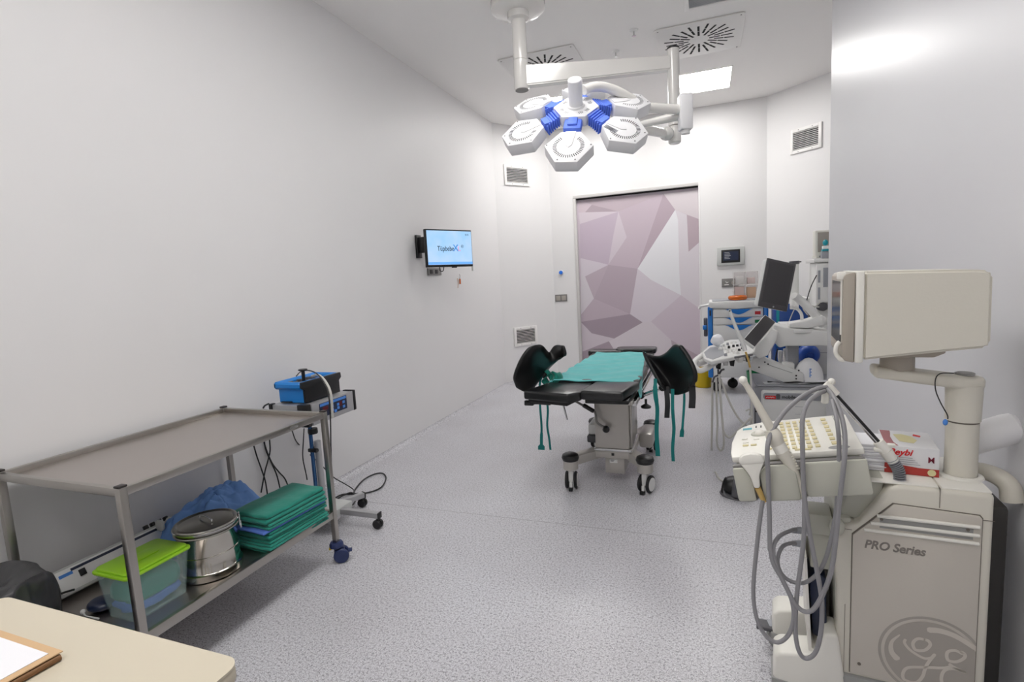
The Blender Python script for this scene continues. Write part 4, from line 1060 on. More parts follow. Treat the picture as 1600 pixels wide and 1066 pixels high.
cord([(-2.373, 2.5, 0.836), (-2.288, 2.45, 0.8741), (-2.165, 2.38, 0.8958), (-2.037, 2.3, 0.8935), (-1.911, 2.2, 0.8723), (-1.834, 2.14, 0.8218), (-1.818, 2.12, 0.7092), (-1.817, 2.1, 0.5458), (-1.812, 2.08, 0.417), (-2.023, 2.3, 0.2218), (-2.1, 2.4, 0.1539)], .0035, 'cable_black', 'black cable falling from the blue case past the trolley leg')
cord([(-2.41, 2.257, 0.6944), (-2.41, 2.272, 0.7057), (-2.41, 2.302, 0.7099)], .005, 'cable_black', 'black cable end at the left back of the silver unit')
cord([(-2.355, 2.4, 0.5254), (-2.427, 2.5, 0.4178), (-2.472, 2.62, 0.3122), (-2.367, 2.62, 0.2329), (-2.274, 2.62, 0.1539), (-2.229, 2.68, 0.0823), (-2.188, 2.7, 0.0429), (-2.116, 2.62, 0.0524)], .0035, 'cable_black', 'black cable running diagonally from the silver unit to the wall cables')
cord([(-2.28, 2.42, 0.5312), (-2.371, 2.5, 0.421), (-2.389, 2.5, 0.3161), (-2.377, 2.5, 0.2125), (-2.373, 2.5, 0.1709)], .0035, 'cable_black', 'black cable hanging straight behind the folded stack')
cord([(-2.425, 2.175, 0.5019), (-2.425, 2.191, 0.4209), (-2.425, 2.212, 0.3368), (-2.425, 2.229, 0.253), (-2.425, 2.233, 0.1139)], .004, 'cable_black', 'leftmost black cable hanging under the trolley top')
cord([(-2.42, 2.248, 0.4978), (-2.42, 2.254, 0.438), (-2.42, 2.285, 0.3493), (-2.42, 2.313, 0.26), (-2.42, 2.33, 0.1325)], .004, 'cable_black', 'black cable crossing two others under the trolley top')
cord([(-2.435, 2.258, 0.494), (-2.435, 2.276, 0.4181), (-2.435, 2.304, 0.3414), (-2.435, 2.345, 0.2745), (-2.435, 2.388, 0.2095), (-2.435, 2.419, 0.0935)], .004, 'cable_black', 'black cable bending right under the trolley top')
cord([(-2.43, 2.297, 0.4976), (-2.43, 2.291, 0.425), (-2.43, 2.264, 0.368), (-2.43, 2.238, 0.319), (-2.43, 2.194, 0.2082)], .004, 'cable_black', 'black cable bending left under the trolley top')
cord([(-2.28, 2.606, 0.008), (-2.264, 2.682, 0.008), (-2.197, 2.708, 0.008), (-2.111, 2.749, 0.008), (-2.076, 2.844, 0.008), (-2.135, 2.993, 0.008), (-2.217, 3.075, 0.008), (-2.272, 3.05, 0.008), (-2.283, 2.937, 0.008), (-2.233, 2.775, 0.008), (-2.177, 2.681, 0.008), (-2.11, 2.548, 0.008), (-2.197, 2.566, 0.008), (-2.294, 2.623, 0.008)], .005, 'cable_black', 'black cable looped on the floor by the wall')
cord([(-2.213, 2.496, 0.02), (-2.231, 2.61, 0.02), (-2.208, 2.697, 0.02), (-2.127, 2.643, 0.02), (-2.075, 2.548, 0.02), (-2.093, 2.496, 0.02), (-2.212, 2.554, 0.02)], .005, 'cable_black', 'short coil of black cable over the stand base')

# ================================================================ IVORY ULTRASOUND MACHINE (near right)
# local frame: x towards its rear, y away from the camera, z up; side panel lies at y = 0
t = thing('ultrasound_machine', 'old ivory ultrasound machine with boxy monitor seen from its side', 'ultrasound machine', (.68, 1.62, 0), -5.4)
G = t
GM = T(.68, 1.62, 0) @ RZ(-5.4)
Y1_ = .29
prof = [(.009, .13), (.009, .735), (-.195, .735), (-.215, .725), (-.285, .612), (-.335, .60), (-.345, .55), (-.335, .40), (-.33, .13)]
part('cabinet', MB().prism(prof, Y1_, XZ, bev=.012, seg=3), 'ge', t)
part('deck', MB().prism([(-.10, .01), (.006, .01), (.006, Y1_-.01), (-.10, Y1_-.01)], .006, T(0, 0, .733), bev=.003), 'ge_white', t)
part('deck', MB().prism([(-.27, .01), (-.104, .01), (-.104, Y1_-.01), (-.27, Y1_-.01)], .006, T(0, 0, .733), bev=.003), 'ge_white', t)
# dark seams, then the proud side panel
pp = [(-.016, .153), (-.016, .668), (-.022, .676), (-.205, .682), (-.262, .618), (-.298, .578), (-.298, .153)]
def grow(p, g):
    cx = sum(q[0] for q in p) / len(p); cz = sum(q[1] for q in p) / len(p)
    return [(q[0] + g * (1 if q[0] > cx else -1), q[1] + g * (1 if q[1] > cz else -1)) for q in p]
part('panel_gap', MB().prism(grow(pp, .0022), .002, T(0, -.0015, 0) @ XZ), 'gap', t, smooth=0)
sp = part('side_panel', MB().prism(pp, .006, T(0, -.006, 0) @ XZ, bev=.002), 'ge_panel', t)
b = MB()
b.bx(-.105, -.1035, -.0012, .02, .685, .739); b.bx(-.014, .0095, -.0012, .0, .664, .6655); b.bx(-.345, -.30, -.0012, .0, .59, .591)
b.bx(-.3135, -.3125, -.0012, 0, .13, .36)
part('seams', b, 'gap', t, smooth=0)
for (xa, za, xb, zb) in ((-.243, .645, -.022, .647), (-.257, .622, -.022, .624), (-.272, .600, -.022, .602)):
    part('louvre_bar', MB().tube([(xa, -.009, za), (xb, -.009, zb)], .0048, seg=10, n=1), 'ge_white', sp)
b = MB().bx(-.236, -.034, -.0068, -.0058, .61, .64)
part('louvre_recess', b, 'ge_bump', sp, smooth=0)
part('rivets', MB().cyl((-.232, -.007, .636), (-.232, -.0085, .636), .004, seg=10).cyl((-.045, -.007, .636), (-.045, -.0085, .636), .004, seg=10).cyl((-.276, -.006, .187), (-.276, -.008, .187), .0045, seg=10), 'gap', sp, smooth=0, kind='stuff')
TX = Matrix(((1, 0, 0, 0), (0, 0, -1, -.0065), (0, 1, 0, 0), (0, 0, 0, 1)))      # text plane facing -y
text('series_lettering', 'PRO Series', .034, TX @ T(-.271, .546, 0), 'ge_letter', sp, shear=.22, bold=.0009, sx=.88)
# round monogram, clipped by the panel edge
CX, CZ, XR = -.112, .252, -.0165
def clipdisc(r0, r1, y, n=72, a0=0, a1=360):
    b = MB(); vs = []; fs = []
    for k in range(n + 1):
        a = R(a0 + (a1 - a0) * k / n)
        for r in (r0, r1):
            vs.append((min(XR, CX + r * math.cos(a)), y, max(.1535, CZ + r * math.sin(a))))
    for k in range(n): fs.append((2*k, 2*k+1, 2*k+3, 2*k+2))
    return b.add(vs, fs)
part('emblem_ring', clipdisc(.113, .120, -.0066), 'ge_mark', sp, smooth=0)
part('emblem_disc', clipdisc(0, .105, -.0066), 'ge_mark', sp, smooth=0)
def strokes(lines, y=-.0070):
    b = MB()
    for pts, w in lines:
        P = [Vector((CX + p[0], 0, CZ + p[1])) for p in pts]
        b.ribbon([tuple(v + V(0, y, 0)) for v in P], w, (0, 1, 0), th=.0001) if False else None
        Q = crom(P, 6); vs = []; fs = []
        n = len(Q)
        for i, p in enumerate(Q):
            tt = (Q[min(i+1, n-1)] - Q[max(i-1, 0)]).normalized(); nn = V(-tt.z, 0, tt.x)
            f = i / (n - 1); ww = w[0] + (w[1] - w[0]) * f if isinstance(w, tuple) else w
            if i in (0, n-1): ww *= .55
            for s in (-1, 1):
                q = p + nn * s * ww / 2; vs.append((min(XR, q.x), y, max(.1535, q.z)))
        for i in range(n-1): fs.append((2*i, 2*i+1, 2*i+3, 2*i+2))
        b.add(vs, fs); y -= .00004
    return b
E1 = [  # swooshes of the ring and the two script letters, read off the emblem
 ([(-.072, -.026), (-.088, -.005), (-.088, .025), (-.070, .052)], (.017, .004)),
 ([(-.010, .082), (.020, .086), (.055, .078), (.10, .052)], (.016, .012)),
 ([(-.057, .042), (-.059, .030), (-.048, .014), (-.030, .002), (-.012, -.004), (.004, .004), (.008, .015)], .007),
 ([(-.012, .052), (-.030, .050), (-.040, .034), (-.034, .016), (-.014, .020), (-.002, .038), (-.006, .050), (-.018, .052)], .008),
 ([(.010, .016), (.000, -.004), (-.010, -.030), (-.016, -.060), (-.030, -.082), (-.056, -.082), (-.060, -.062), (-.048, -.042), (-.010, -.030), (.030, -.020), (.046, -.010)], .008),
 ([(.070, .032), (.052, .038), (.036, .028), (.038, .006), (.056, .006), (.072, .022), (.072, .034), (.062, .038)], .008),
 ([(.040, -.004), (.052, -.012), (.076, -.020), (.050, -.016), (.030, -.030), (.026, -.060), (.040, -.082), (.064, -.082), (.080, -.062)], .008),
]
part('emblem_script', strokes(E1), 'ge_panel', sp, smooth=0)
# skirt and feet
b = MB().prism(rrect(-.335, .02, -.012, Y1_ + .012, .02), .11, T(0, 0, .035), bev=.01, seg=2)
part('base_bumper', b, 'ge_bump', t)
for (ya, yb) in ((-.015, .085), (.205, .305)):
    b = MB().prism([(-.50, .075), (-.498, .155), (-.48, .170), (-.40, .185), (-.378, .205), (-.365, .262), (-.33, .265), (-.31, .12), (-.31, .05), (-.47, .05)], yb - ya, T(0, ya, 0) @ XZ, bev=.010, seg=3)
    part('front_foot', b, 'ge_white', t)
    part('foot_bumper', MB().prism([(-.504, .062), (-.504, .084), (-.33, .064), (-.33, .03), (-.48, .045)], yb - ya + .006, T(0, ya - .003, 0) @ XZ, bev=.003), 'ge_bump', t)
for (cx_, cy_) in ((-.455, .03), (-.475, .252), (-.03, .04), (-.03, .25)):
    m = T(cx_, cy_, .042) @ RZ(15)
    b = MB().lathe([(0, -.016), (.036, -.016), (.042, -.010), (.042, .010), (.036, .016), (0, .016)], m @ RX(90), 28)
    w = part('caster_wheel', b, 'ge_bump', t)
    part('caster_hub', MB().cyl((0, -.017, 0), (0, -.019, 0), .02, seg=20, m=m), 'ge_grey', w)
    part('caster_guard', MB().box((.0, 0, .042), (.085, .045, .018), m, bev=.006), 'med_grey', w)
part('lock_pedal', MB().box((-.52, .235, .085), (.06, .05, .014), RZ(0), bev=.004), 'med_dark', t)
# pocket on the front column
b = MB()
b.prism([(-.418, .485), (-.411, .485), (-.396, .20), (-.404, .19)], .20, T(0, .0, 0) @ XZ)
b.prism([(-.404, .19), (-.396, .20), (-.32, .17), (-.32, .15)], .20, T(0, 0, 0) @ XZ)
b.prism([(-.416, .46), (-.404, .19), (-.32, .15), (-.32, .46)], .004, T(0, .196, 0) @ XZ)
part('side_pocket', b, 'ge_white', t)
part('rear_column', MB().prism([(-.335, .30), (-.345, .60), (-.335, .62), (-.30, .62), (-.30, .30)], .27, T(0, .01, 0) @ XZ, bev=.006), 'ge_grey', t)
part('connector_block', MB().bx(-.41, -.345, .02, .12, .55, .615, bev=.008).bx(-.40, -.34, .03, .12, .44, .55, bev=.005), 'ge_grey', t)
part('knob', MB().sph((-.338, -.012, .60), (.020, .018, .026)), 'ge_grey', t)
# control panel, tilted down towards the user
KM = T(-.611, -.072, .797) @ RY(-10.2)
out = [(.33, .0), (.33, .36), (.10, .36)] + [(.10 - .10*math.sin(R(a)), .26 + .10*math.cos(R(a))) for a in (20, 40, 60, 80)] + [(-.008, .15), (-.006, .05), (0, 0)]
kb = part('control_panel', MB().prism(out, .018, KM @ T(0, 0, -.018), bev=.004), 'ge_white', t)
inn = [((p[0]-.16)*.95+.16, (p[1]-.18)*.95+.18) for p in out]
part('console_body', MB().prism(inn, .07, KM @ T(0, 0, -.086), bev=.008), 'ge_grey', t)
part('console_neck', MB().prism([(-.33, .62), (-.29, .74), (-.22, .74), (-.24, .60)], .22, T(0, .03, 0) @ XZ, bev=.006), 'ge_grey', t)
def cap(u, w, du, dw, m='keytan', h=.0035, nm='key'):
    part(nm, MB().box((u, w, h/2), (du, dw, h), KM, bev=.0012, seg=1), m, kb, smooth=0)
for i in range(5):
    for j in range(8):
        cap(.148 + .0195*i + .0035*(j*-1)*.35, .045 + .038*j, .0125, .021)
for j in range(7): cap(.268 - .001*j, .06 + .042*j, .014, .022)
for (u, w) in ((.035, .10), (.058, .10), (.035, .13), (.065, .16), (.03, .17), (.10, .10), (.115, .075), (.12, .05), (.10, .05), (.20, .022), (.175, .024)):
    cap(u, w, .017, .010, 'ge_white' if w > .12 else 'keytan')
cap(.035, .285, .028, .02, 'teal_bright', .001, 'teal_sticker')
for k in range(3): cap(.062 + .015*k, .30, .004, .022, 'black', .002, 'slider')
for k in range(2): cap(.12 + .012*k, .31, .004, .022, 'black', .002, 'slider')
part('trackball_ring', MB().lathe([(.028, 0), (.026, .004), (.018, .003), (.016, 0)], KM @ T(.075, .215, 0), 28), 'ge_grey', kb)
part('trackball', MB().sph((.075, .215, -.002), .017, KM), 'ge_white', kb)
part('cup_recess', MB().lathe([(0, .0006), (.022, .0006), (.024, .0012), (.026, 0)], KM @ T(.275, .022, 0) @ Matrix.Diagonal((1, .62, 1, 1)), 28), 'ge_bump', kb)
part('rear_seam', MB().box((.292, .18, .0006), (.0015, .34, .0006), KM), 'ge_mark', kb)
# probe holder on the near side
HMt = KM @ T(0, -.030, 0)
def plate(x0, x1, z0, z1, cutl=0, cutr=0):
    pts = [(x0, z0 + .006), (x0 + .004, z0), (x1 - .004, z0), (x1, z0 + .006), (x1, z1 - cutr), (x1 - max(cutr, .006), z1), (x0 + max(cutl, .006), z1), (x0, z1 - cutl)]
    return MB().prism(pts, .012, HMt @ T(0, -.014, 0) @ XZ, bev=.004, seg=2)
part('probe_holder', plate(.000, .048, -.118, -.020, 0, .020), 'ge_grey', t)
part('probe_holder', plate(.068, .160, -.120, -.018, .018, .024), 'ge_grey', t)
part('probe_holder', plate(.176, .328, -.112, -.016, .008, 0), 'ge_grey', t)
part('holder_back', MB().box((.163, .010, -.065), (.325, .020, .10), HMt, bev=.003), 'outlet', t)  # darker grey paints the shade in the slots between the plates
# monitor column and arm
part('monitor_column', MB().cyl((-.033, .115, .738), (-.033, .115, .895), .0365, seg=36).cyl((-.033, .115, .900), (-.033, .115, 1.0), .039, .041, seg=36), 'ge', t)
part('column_seam', MB().cyl((-.033, .115, .893), (-.033, .115, .901), .0355, seg=36), 'gap', t)
part('column_collar', MB().lathe([(.037, 0), (.052, 0), (.050, .005), (.038, .007)], T(-.033, .115, .7395), 36), 'ge_white', t)
b = MB().prism([(-.245, .075), (-.245, .155), (-.17, .16), (-.03, .156), (.006, .138), (.010, .115), (.006, .092), (-.03, .074), (-.17, .070)], .032, T(0, 0, .990), bev=.010, seg=3)
bb = [v for v in b.v]
for v in b.v: v.z += (-.033 - v.x) * .13 if v.x < -.033 else 0
part('swivel_arm', b, 'ge', t)
part('arm_button', MB().lathe([(0, 1.026), (.022, 1.026), (.022, 1.031), (.018, 1.033), (0, 1.033)], T(-.033, .115, 0), 24), 'ge_bump', t)
part('rear_shade_block', MB().bx(.009, .082, .13, .28, .05, .655, bev=.012), 'ge_shade', t)  # dark block added for the shade between the machine and the wall
part('swivel_neck', MB().cyl((-.185, .115, 1.02), (-.185, .115, 1.083), .041, seg=32), 'ge_taupe', t)
b = MB().prism([(-.265, 1.084), (-.27, 1.094), (-.10, 1.108), (-.095, 1.098), (-.12, 1.085)], .17, T(0, .03, 0) @ XZ, bev=.004)
part('monitor_plinth', b, 'ge_taupe', t)
mp = [(-.284, 1.080), (-.284, 1.321), (-.05, 1.313), (-.022, 1.309), (-.014, 1.298), (-.012, 1.125), (-.020, 1.114), (-.10, 1.106)]
b = bmesh.new(); vv = [b.verts.new((p[0], 0, p[1])) for p in mp]; f = b.faces.new(vv)
r_ = bmesh.ops.extrude_face_region(b, geom=[f])
for v in r_['geom']:
    if isinstance(v, bmesh.types.BMVert): v.co.y = .27
for v in b.verts:
    if v.co.x > -.06: v.co.y = .012 if v.co.y < .1 else .258
bmesh.ops.recalc_face_normals(b, faces=b.faces[:])
bmesh.ops.bevel(b, geom=b.edges[:], offset=.007, segments=3, affect='EDGES')
part('monitor_shell', MB().bm(b), 'ge', t)
part('monitor_band', MB().prism([(-.303, 1.073), (-.303, 1.322), (-.283, 1.322), (-.283, 1.073)], .278, T(0, -.004, 0) @ XZ, bev=.004), 'ge_white', t)
bz = part('monitor_bezel', MB().prism([(-.326, 1.078), (-.332, 1.09), (-.332, 1.308), (-.326, 1.316), (-.3045, 1.321), (-.3045, 1.073)], .276, T(0, -.003, 0) @ XZ, bev=.003), 'ge_taupe', t)
part('monitor_screen', MB().bx(-.3335, -.331, .03, .24, 1.12, 1.295), 'screen', bz)
part('hood_bracket', MB().bx(-.346, -.325, .0, .02, 1.302, 1.322, bev=.003).bx(-.337, -.333, .004, .010, 1.15, 1.305), 'ge_white', t)
b = MB().tube([(-.336, .01, 1.130), (-.344, .01, 1.118), (-.345, .01, 1.098), (-.336, .01, 1.082), (-.324, .01, 1.078)], .006, seg=10)
part('tilt_grip', b, 'ge_white', t)
part('hanging_wire', MB().tube([(-0.0635, 0.09, 1.034), (-0.0959, 0.07, 1.036), (-0.1088, 0.06, 1.023), (-0.1079, 0.06, 0.9914), (-0.0933, 0.07, 0.9544), (-0.0785, 0.07, 0.9232), (-0.0767, 0.07, 0.9109)], .0015, seg=6), 'cable_black', t)
part('wire_tag', MB().sph([(-0.0819, 0.07, 0.9016)][0], (.006, .004, .009), seg=10, rings=8), 'key_blue', t)
# rear handle
part('rear_handle', MB().tube([(-.01, .25, .70), (.03, .22, .725), (.065, .185, .725), (.088, .165, .705), (.095, .16, .665)], .022, seg=16, r1=.026), 'ge', t)

# curved-array probe, in the first slot
def gpt(u, w, h): return KM @ V(u, w, h)
p = thing('ultrasound_probe', 'white curved ultrasound probe hanging in the first holder slot', 'probe', GM @ KM @ V(.058, -.045, -.12), -5.4)
IM = (T(*p.location) @ RZ(-5.4)).inverted() @ GM
def gp(name, mb, m, par, **k): return part(name, mb, m, par, inv=IM_[0], **k)
IM_ = [IM]
b = MB().prism([(-.034, .005), (-.030, -.004), (.030, -.004), (.034, .005), (.028, .017), (.015, .024), (0, .026), (-.015, .024), (-.028, .017)], .024, KM @ T(.056, -.062, 0) @ XZ, bev=.005, seg=2)
gp('probe_head', b, 'ge_white', p)
b = MB().prism([(-.033, -.001), (-.020, -.022), (-.012, -.040), (-.008, -.075), (.008, -.075), (.012, -.040), (.020, -.022), (.033, -.001)], .020, KM @ T(.056, -.060, 0) @ XZ, bev=.006, seg=2)
gp('probe_body', b, 'ge_white', p)
q0, q1 = KM @ V(.057, -.050, -.075), KM @ V(.066, -.050, -.118)
gp('strain_relief', MB().cyl(q0, q1, .0085, .0065, seg=12), 'amber', p)
ca_ = [(-0.5283, -0.125, 0.6987), (-0.5331, -0.13, 0.6663), (-0.543, -0.13, 0.5697), (-0.5531, -0.13, 0.4298), (-0.5448, -0.13, 0.3448), (-0.5215, -0.13, 0.2952), (-0.4902, -0.13, 0.2818), (-0.4629, -0.13, 0.3127), (-0.4505, -0.13, 0.3683), (-0.4572, -0.13, 0.4244), (-0.4861, -0.13, 0.4908), (-0.5023, -0.13, 0.5542), (-0.489, -0.1, 0.5835), (-0.4525, -0.03, 0.5774), (-0.4283, 0.02, 0.5576)]
gp('probe_cable', MB().tube(ca_, .0058, seg=10), 'cable_grey', p)
# endocavity probe
p = thing('cavity_probe', 'long slim ivory probe standing tilted in the middle holder slot', 'probe', GM @ KM @ V(.155, -.05, -.08), -5.4)
IM_[0] = (T(*p.location) @ RZ(-5.4)).inverted() @ GM
w_ = [(-0.5789, -0.1, 1.035), (-0.5512, -0.1, 0.9851), (-0.5076, -0.1, 0.8981), (-0.4948, -0.1, 0.8643), (-0.4804, -0.1, 0.8362), (-0.4567, -0.1, 0.7945), (-0.4265, -0.1, 0.7099)]
gp('wand', MB().tube([w_[0], w_[1], w_[2]], .008, seg=16, n=3, prof=lambda f: .0098 if f < .06 else (.0070 + .005 * f)), 'ge', p)
gp('wand_tip', MB().sph(w_[0], (.0115, .011, .0115)), 'ge_white', p)
gp('wand_shoulder', MB().tube([w_[2], ((w_[2][0]+w_[3][0])/2, w_[2][1], (w_[2][2]+w_[3][2])/2), w_[3], w_[4]], .018, seg=18, n=4, prof=lambda f: .013 + .009 * math.sin(PI * min(1, f * .9 + .1))), 'ge', p)
gp('wand_collar', MB().tube([w_[3], w_[4]], .018, seg=18, n=1, prof=lambda f: .0185), 'ge_white', p)
g_ = MB().tube([w_[4], w_[5], w_[6]], .018, seg=14, n=4, prof=lambda f: .019 - .009 * f)
for k in range(8):
    f = k / 8
    c_ = V(*w_[4]).lerp(V(*w_[5]), f * 1.25); g_.box((c_.x + .017 - .004*f, c_.y, c_.z + .004), (.007, .018, .0045), None, bev=.001)
gp('grip', g_, 'ge', p)
cb_ = [(-0.4266, -0.1, 0.7136), (-0.4262, -0.12, 0.7055), (-0.4264, -0.13, 0.6642), (-0.4275, -0.13, 0.609), (-0.4344, -0.13, 0.524), (-0.4417, -0.13, 0.4546), (-0.4458, -0.13, 0.3695), (-0.4437, -0.13, 0.3023), (-0.4324, -0.13, 0.2606), (-0.4151, -0.13, 0.2539), (-0.3952, -0.13, 0.2809), (-0.3837, -0.13, 0.3471), (-0.3831, -0.13, 0.4322), (-0.393, -0.13, 0.5046), (-0.4059, -0.13, 0.576), (-0.4187, -0.13, 0.6563), (-0.4286, -0.13, 0.7456), (-0.4326, -0.13, 0.8613), (-0.4321, -0.11, 0.9352), (-0.4184, -0.08, 0.9728), (-0.3905, -0.03, 0.9879), (-0.3644, 0.02, 0.9891)]
gp('probe_cable', MB().tube(cb_, .006, seg=10), 'cable_grey', p)
# third lead, from the holder over the cable arm and down to its plug
p = thing('probe_lead', 'grey lead looping from the holder over the arm to the cabinet', 'cable', GM @ V(-.40, -.13, .30), -5.4)
IM_[0] = (T(*p.location) @ RZ(-5.4)).inverted() @ GM
cc_ = [(-0.5104, -0.135, 0.5591), (-0.5123, -0.135, 0.6717), (-0.5156, -0.135, 0.7822), (-0.5173, -0.135, 0.855), (-0.5061, -0.11, 0.8938), (-0.4756, -0.08, 0.9424), (-0.4347, -0.04, 0.9771), (-0.3929, 0, 0.9959), (-0.3646, 0.02, 0.9984)]
cd_ = [(-0.5105, -0.135, 0.5686), (-0.5023, -0.135, 0.5226), (-0.4798, -0.135, 0.4796), (-0.4511, -0.135, 0.4193), (-0.4275, -0.135, 0.3964), (-0.4045, -0.135, 0.4057), (-0.3823, -0.135, 0.4541), (-0.3638, -0.135, 0.5227), (-0.3547, -0.135, 0.6061), (-0.3465, -0.135, 0.7319), (-0.3381, -0.135, 0.8374), (-0.3348, -0.11, 0.8987), (-0.3411, -0.07, 0.9482), (-0.3543, -0.02, 0.9837), (-0.3645, 0.02, 0.9946)]
gp('lead', MB().tube(cc_ , .0062, seg=10).tube(cd_, .0062, seg=10), 'cable_grey', p)
ce_ = [(-0.428, 0.02, 0.5151), (-0.4539, -0.03, 0.5375), (-0.4786, -0.08, 0.5464), (-0.4906, -0.11, 0.5211), (-0.4824, -0.11, 0.4842), (-0.4582, -0.11, 0.4642), (-0.4251, -0.11, 0.4656), (-0.3929, -0.11, 0.4989), (-0.3709, -0.11, 0.5574), (-0.3557, -0.11, 0.6481), (-0.3482, -0.11, 0.7391), (-0.3471, -0.11, 0.8628), (-0.3525, -0.11, 0.9319), (-0.3587, -0.05, 0.9778)]
gp('second_lead', MB().tube(ce_, .0055, seg=10), 'cable_grey', p)
for (px_) in (([(-0.4511, 0, 0.5633), (-0.4228, 0, 0.568)]), ([(-0.4509, 0, 0.523), (-0.4224, 0, 0.5261)])):
    gp('plug', MB().cyl(px_[0], px_[1], .0085, .0105, seg=14, bev=.002), 'med_grey', p)
# cable arm
p = thing('cable_arm', 'black and chrome cable arm on a corrugated grey base', 'cable arm', GM @ V(-.19, .04, .742), -5.4)
IM_[0] = (T(*p.location) @ RZ(-5.4)).inverted() @ GM
r_ = [(-0.3573, 0.03, 0.9947), (-0.3412, 0.032, 0.9744), (-0.2379, 0.035, 0.8449), (-0.2195, 0.035, 0.8189), (-0.2012, 0.035, 0.7893), (-0.189, 0.035, 0.7666), (-0.1853, 0.035, 0.7356), (-0.3685, 0.01, 0.9874)]
gp('rod', MB().cyl(r_[1], r_[2], .0055, seg=12), 'black', p)
gp('rod_sheen', MB().cyl((r_[1][0]-.003, r_[1][1]-.002, r_[1][2]-.004), (r_[2][0]-.003, r_[2][1]-.002, r_[2][2]-.004), .0045, seg=10), 'chrome', p)
gp('cable_clip', MB().tube([(r_[0][0]-.012, r_[0][1], r_[0][2]+.010), r_[0], r_[1]], .012, seg=14, n=2).sph((r_[0][0]+.006, r_[0][1]+.01, r_[0][2]+.016), .010).cyl(r_[7], (r_[7][0]-.002, r_[7][1]-.002, r_[7][2]-.034), .0095, seg=12, bev=.003), 'ge_white', p)
gp('clamp', MB().cyl(r_[2], r_[3], .014, .016, seg=18).cyl(r_[3], r_[4], .017, .014, seg=18).box(((r_[3][0]-.016), r_[3][1]-.006, r_[3][2]+.004), (.026, .016, .010), None, bev=.003).box(((r_[3][0]+.012), r_[3][1], r_[3][2]+.018), (.02, .014, .009), None, bev=.003), 'ge_white', p)
cg = MB(); P = crom([r_[3], r_[4], r_[5], r_[6]], 8)
cg.tube([tuple(v) for v in P], .0125, seg=16, n=1)
cr_ = MB(); Q2 = crom([r_[3], r_[4], r_[5], r_[6]], 5)
for i in range(4, len(Q2) - 1):
    v = Q2[i]; tt = (Q2[i+1] - Q2[i-1]).normalized(); cr_.cyl(v - tt*.0009, v + tt*.0009, .0152, seg=16)
gp('hose_ridges', cr_, 'med_grey', p, kind='stuff')
gp('corrugated_hose', cg, 'med_dark', p)
gp('foot', MB().cyl(r_[6], (r_[6][0], r_[6][1], .741), .0145, seg=18, bev=.002), 'white', p)

# things standing on the machine
def geo(u, v_, z): return GM @ V(u, v_, z)
p = thing('glove_box', 'white and red box of size M gloves on the ivory machine', 'box', geo(-.150, .085, .7395), -9)
part('carton', MB().bx(-.062, .062, 0, .165, 0, .080, bev=.001), 'cardwhite', p)
part('red_band', MB().bx(-.0622, .0622, -.0006, .0, .0005, .022), 'brick_red', p, smooth=0)
part('red_flash', MB().add([(-.062, -.0008, .022), (.02, -.0008, .022), (-.062, -.0008, .03)], [(0, 1, 2)]), 'brick_red', p, smooth=0)
text('brand_lettering', 'Beybi', .0245, T(-.054, -.0011, .056) @ RX(90), 'redprint', p, shear=.3, bold=.0006)
text('size_letter', 'M', .024, T(.036, -.0011, .040) @ RX(90), 'darkred', p, bold=.0002, sx=.85)
part('round_seal', MB().cyl((.046, -.0008, .0115), (.046, -.0014, .0115), .0095, seg=24), 'pale_yellow', p)
b = MB()
for i in range(4): b.bx(-.045, .02 - .006*i, -.0012, -.0004, .030 + .006*i, .031 + .006*i)
part('small_print', b, 'med_grey', p, smooth=0)
lm = T(0, .002, .060) @ RX(-58)
lm2 = T(0, .002, .0802) @ Matrix.Diagonal((1, 1.8, 1, 1))
def lidpoly(pts, h=.0006): return MB().prism(pts, h, lm2)
top_lid = Matrix.Identity(4)
part('mauve_print', lidpoly([(-.060, .002), (-.030, .002), (-.038, .02), (-.040, .05), (-.036, .07), (-.034, .088), (-.060, .088)]), 'mauve', p, smooth=0)
part('glove_picture', lidpoly([(-.022, .028), (.010, .022), (.022, .040), (.014, .060), (-.008, .070), (-.030, .066)]), 'pale_yellow', p, smooth=0)
part('red_mark', lidpoly([(.018, .066), (.034, .060), (.038, .068), (.022, .076)]), 'redprint', p, smooth=0)
p = thing('paper_pile', 'pile of folded white wipes left of the glove box', 'paper stack', geo(-.245, .15, .7395), -5.4)
for i in range(9):
    b = MB().box((.003*math.sin(i*2), .002*math.cos(i*3), .0048 + i*.0088), (.085, .12, .0082), None, bev=.003)
    part('wipe', b, 'paper' , p)
solo('white_bottle', MB().lathe([(0, 0), (.030, 0), (.033, .006), (.040, .012), (.043, .03), (.043, .125), (.036, .140), (.033, .150), (.0, .15)], T(*geo(.125, .215, .868)) @ RZ(-5.4) @ RY(-115) , 36), 'cyl_white', 'white plastic bottle lying tilted behind the monitor column', 'bottle')
solo('folded_pouch', MB().prism([(-.390, .215), (-.402, .40), (-.385, .425), (-.356, .405), (-.352, .205)], .12, GM @ T(0, .04, 0) @ XZ, bev=.006), 'panel_navy', 'dark blue folded pouch standing in the side pocket', 'pouch')

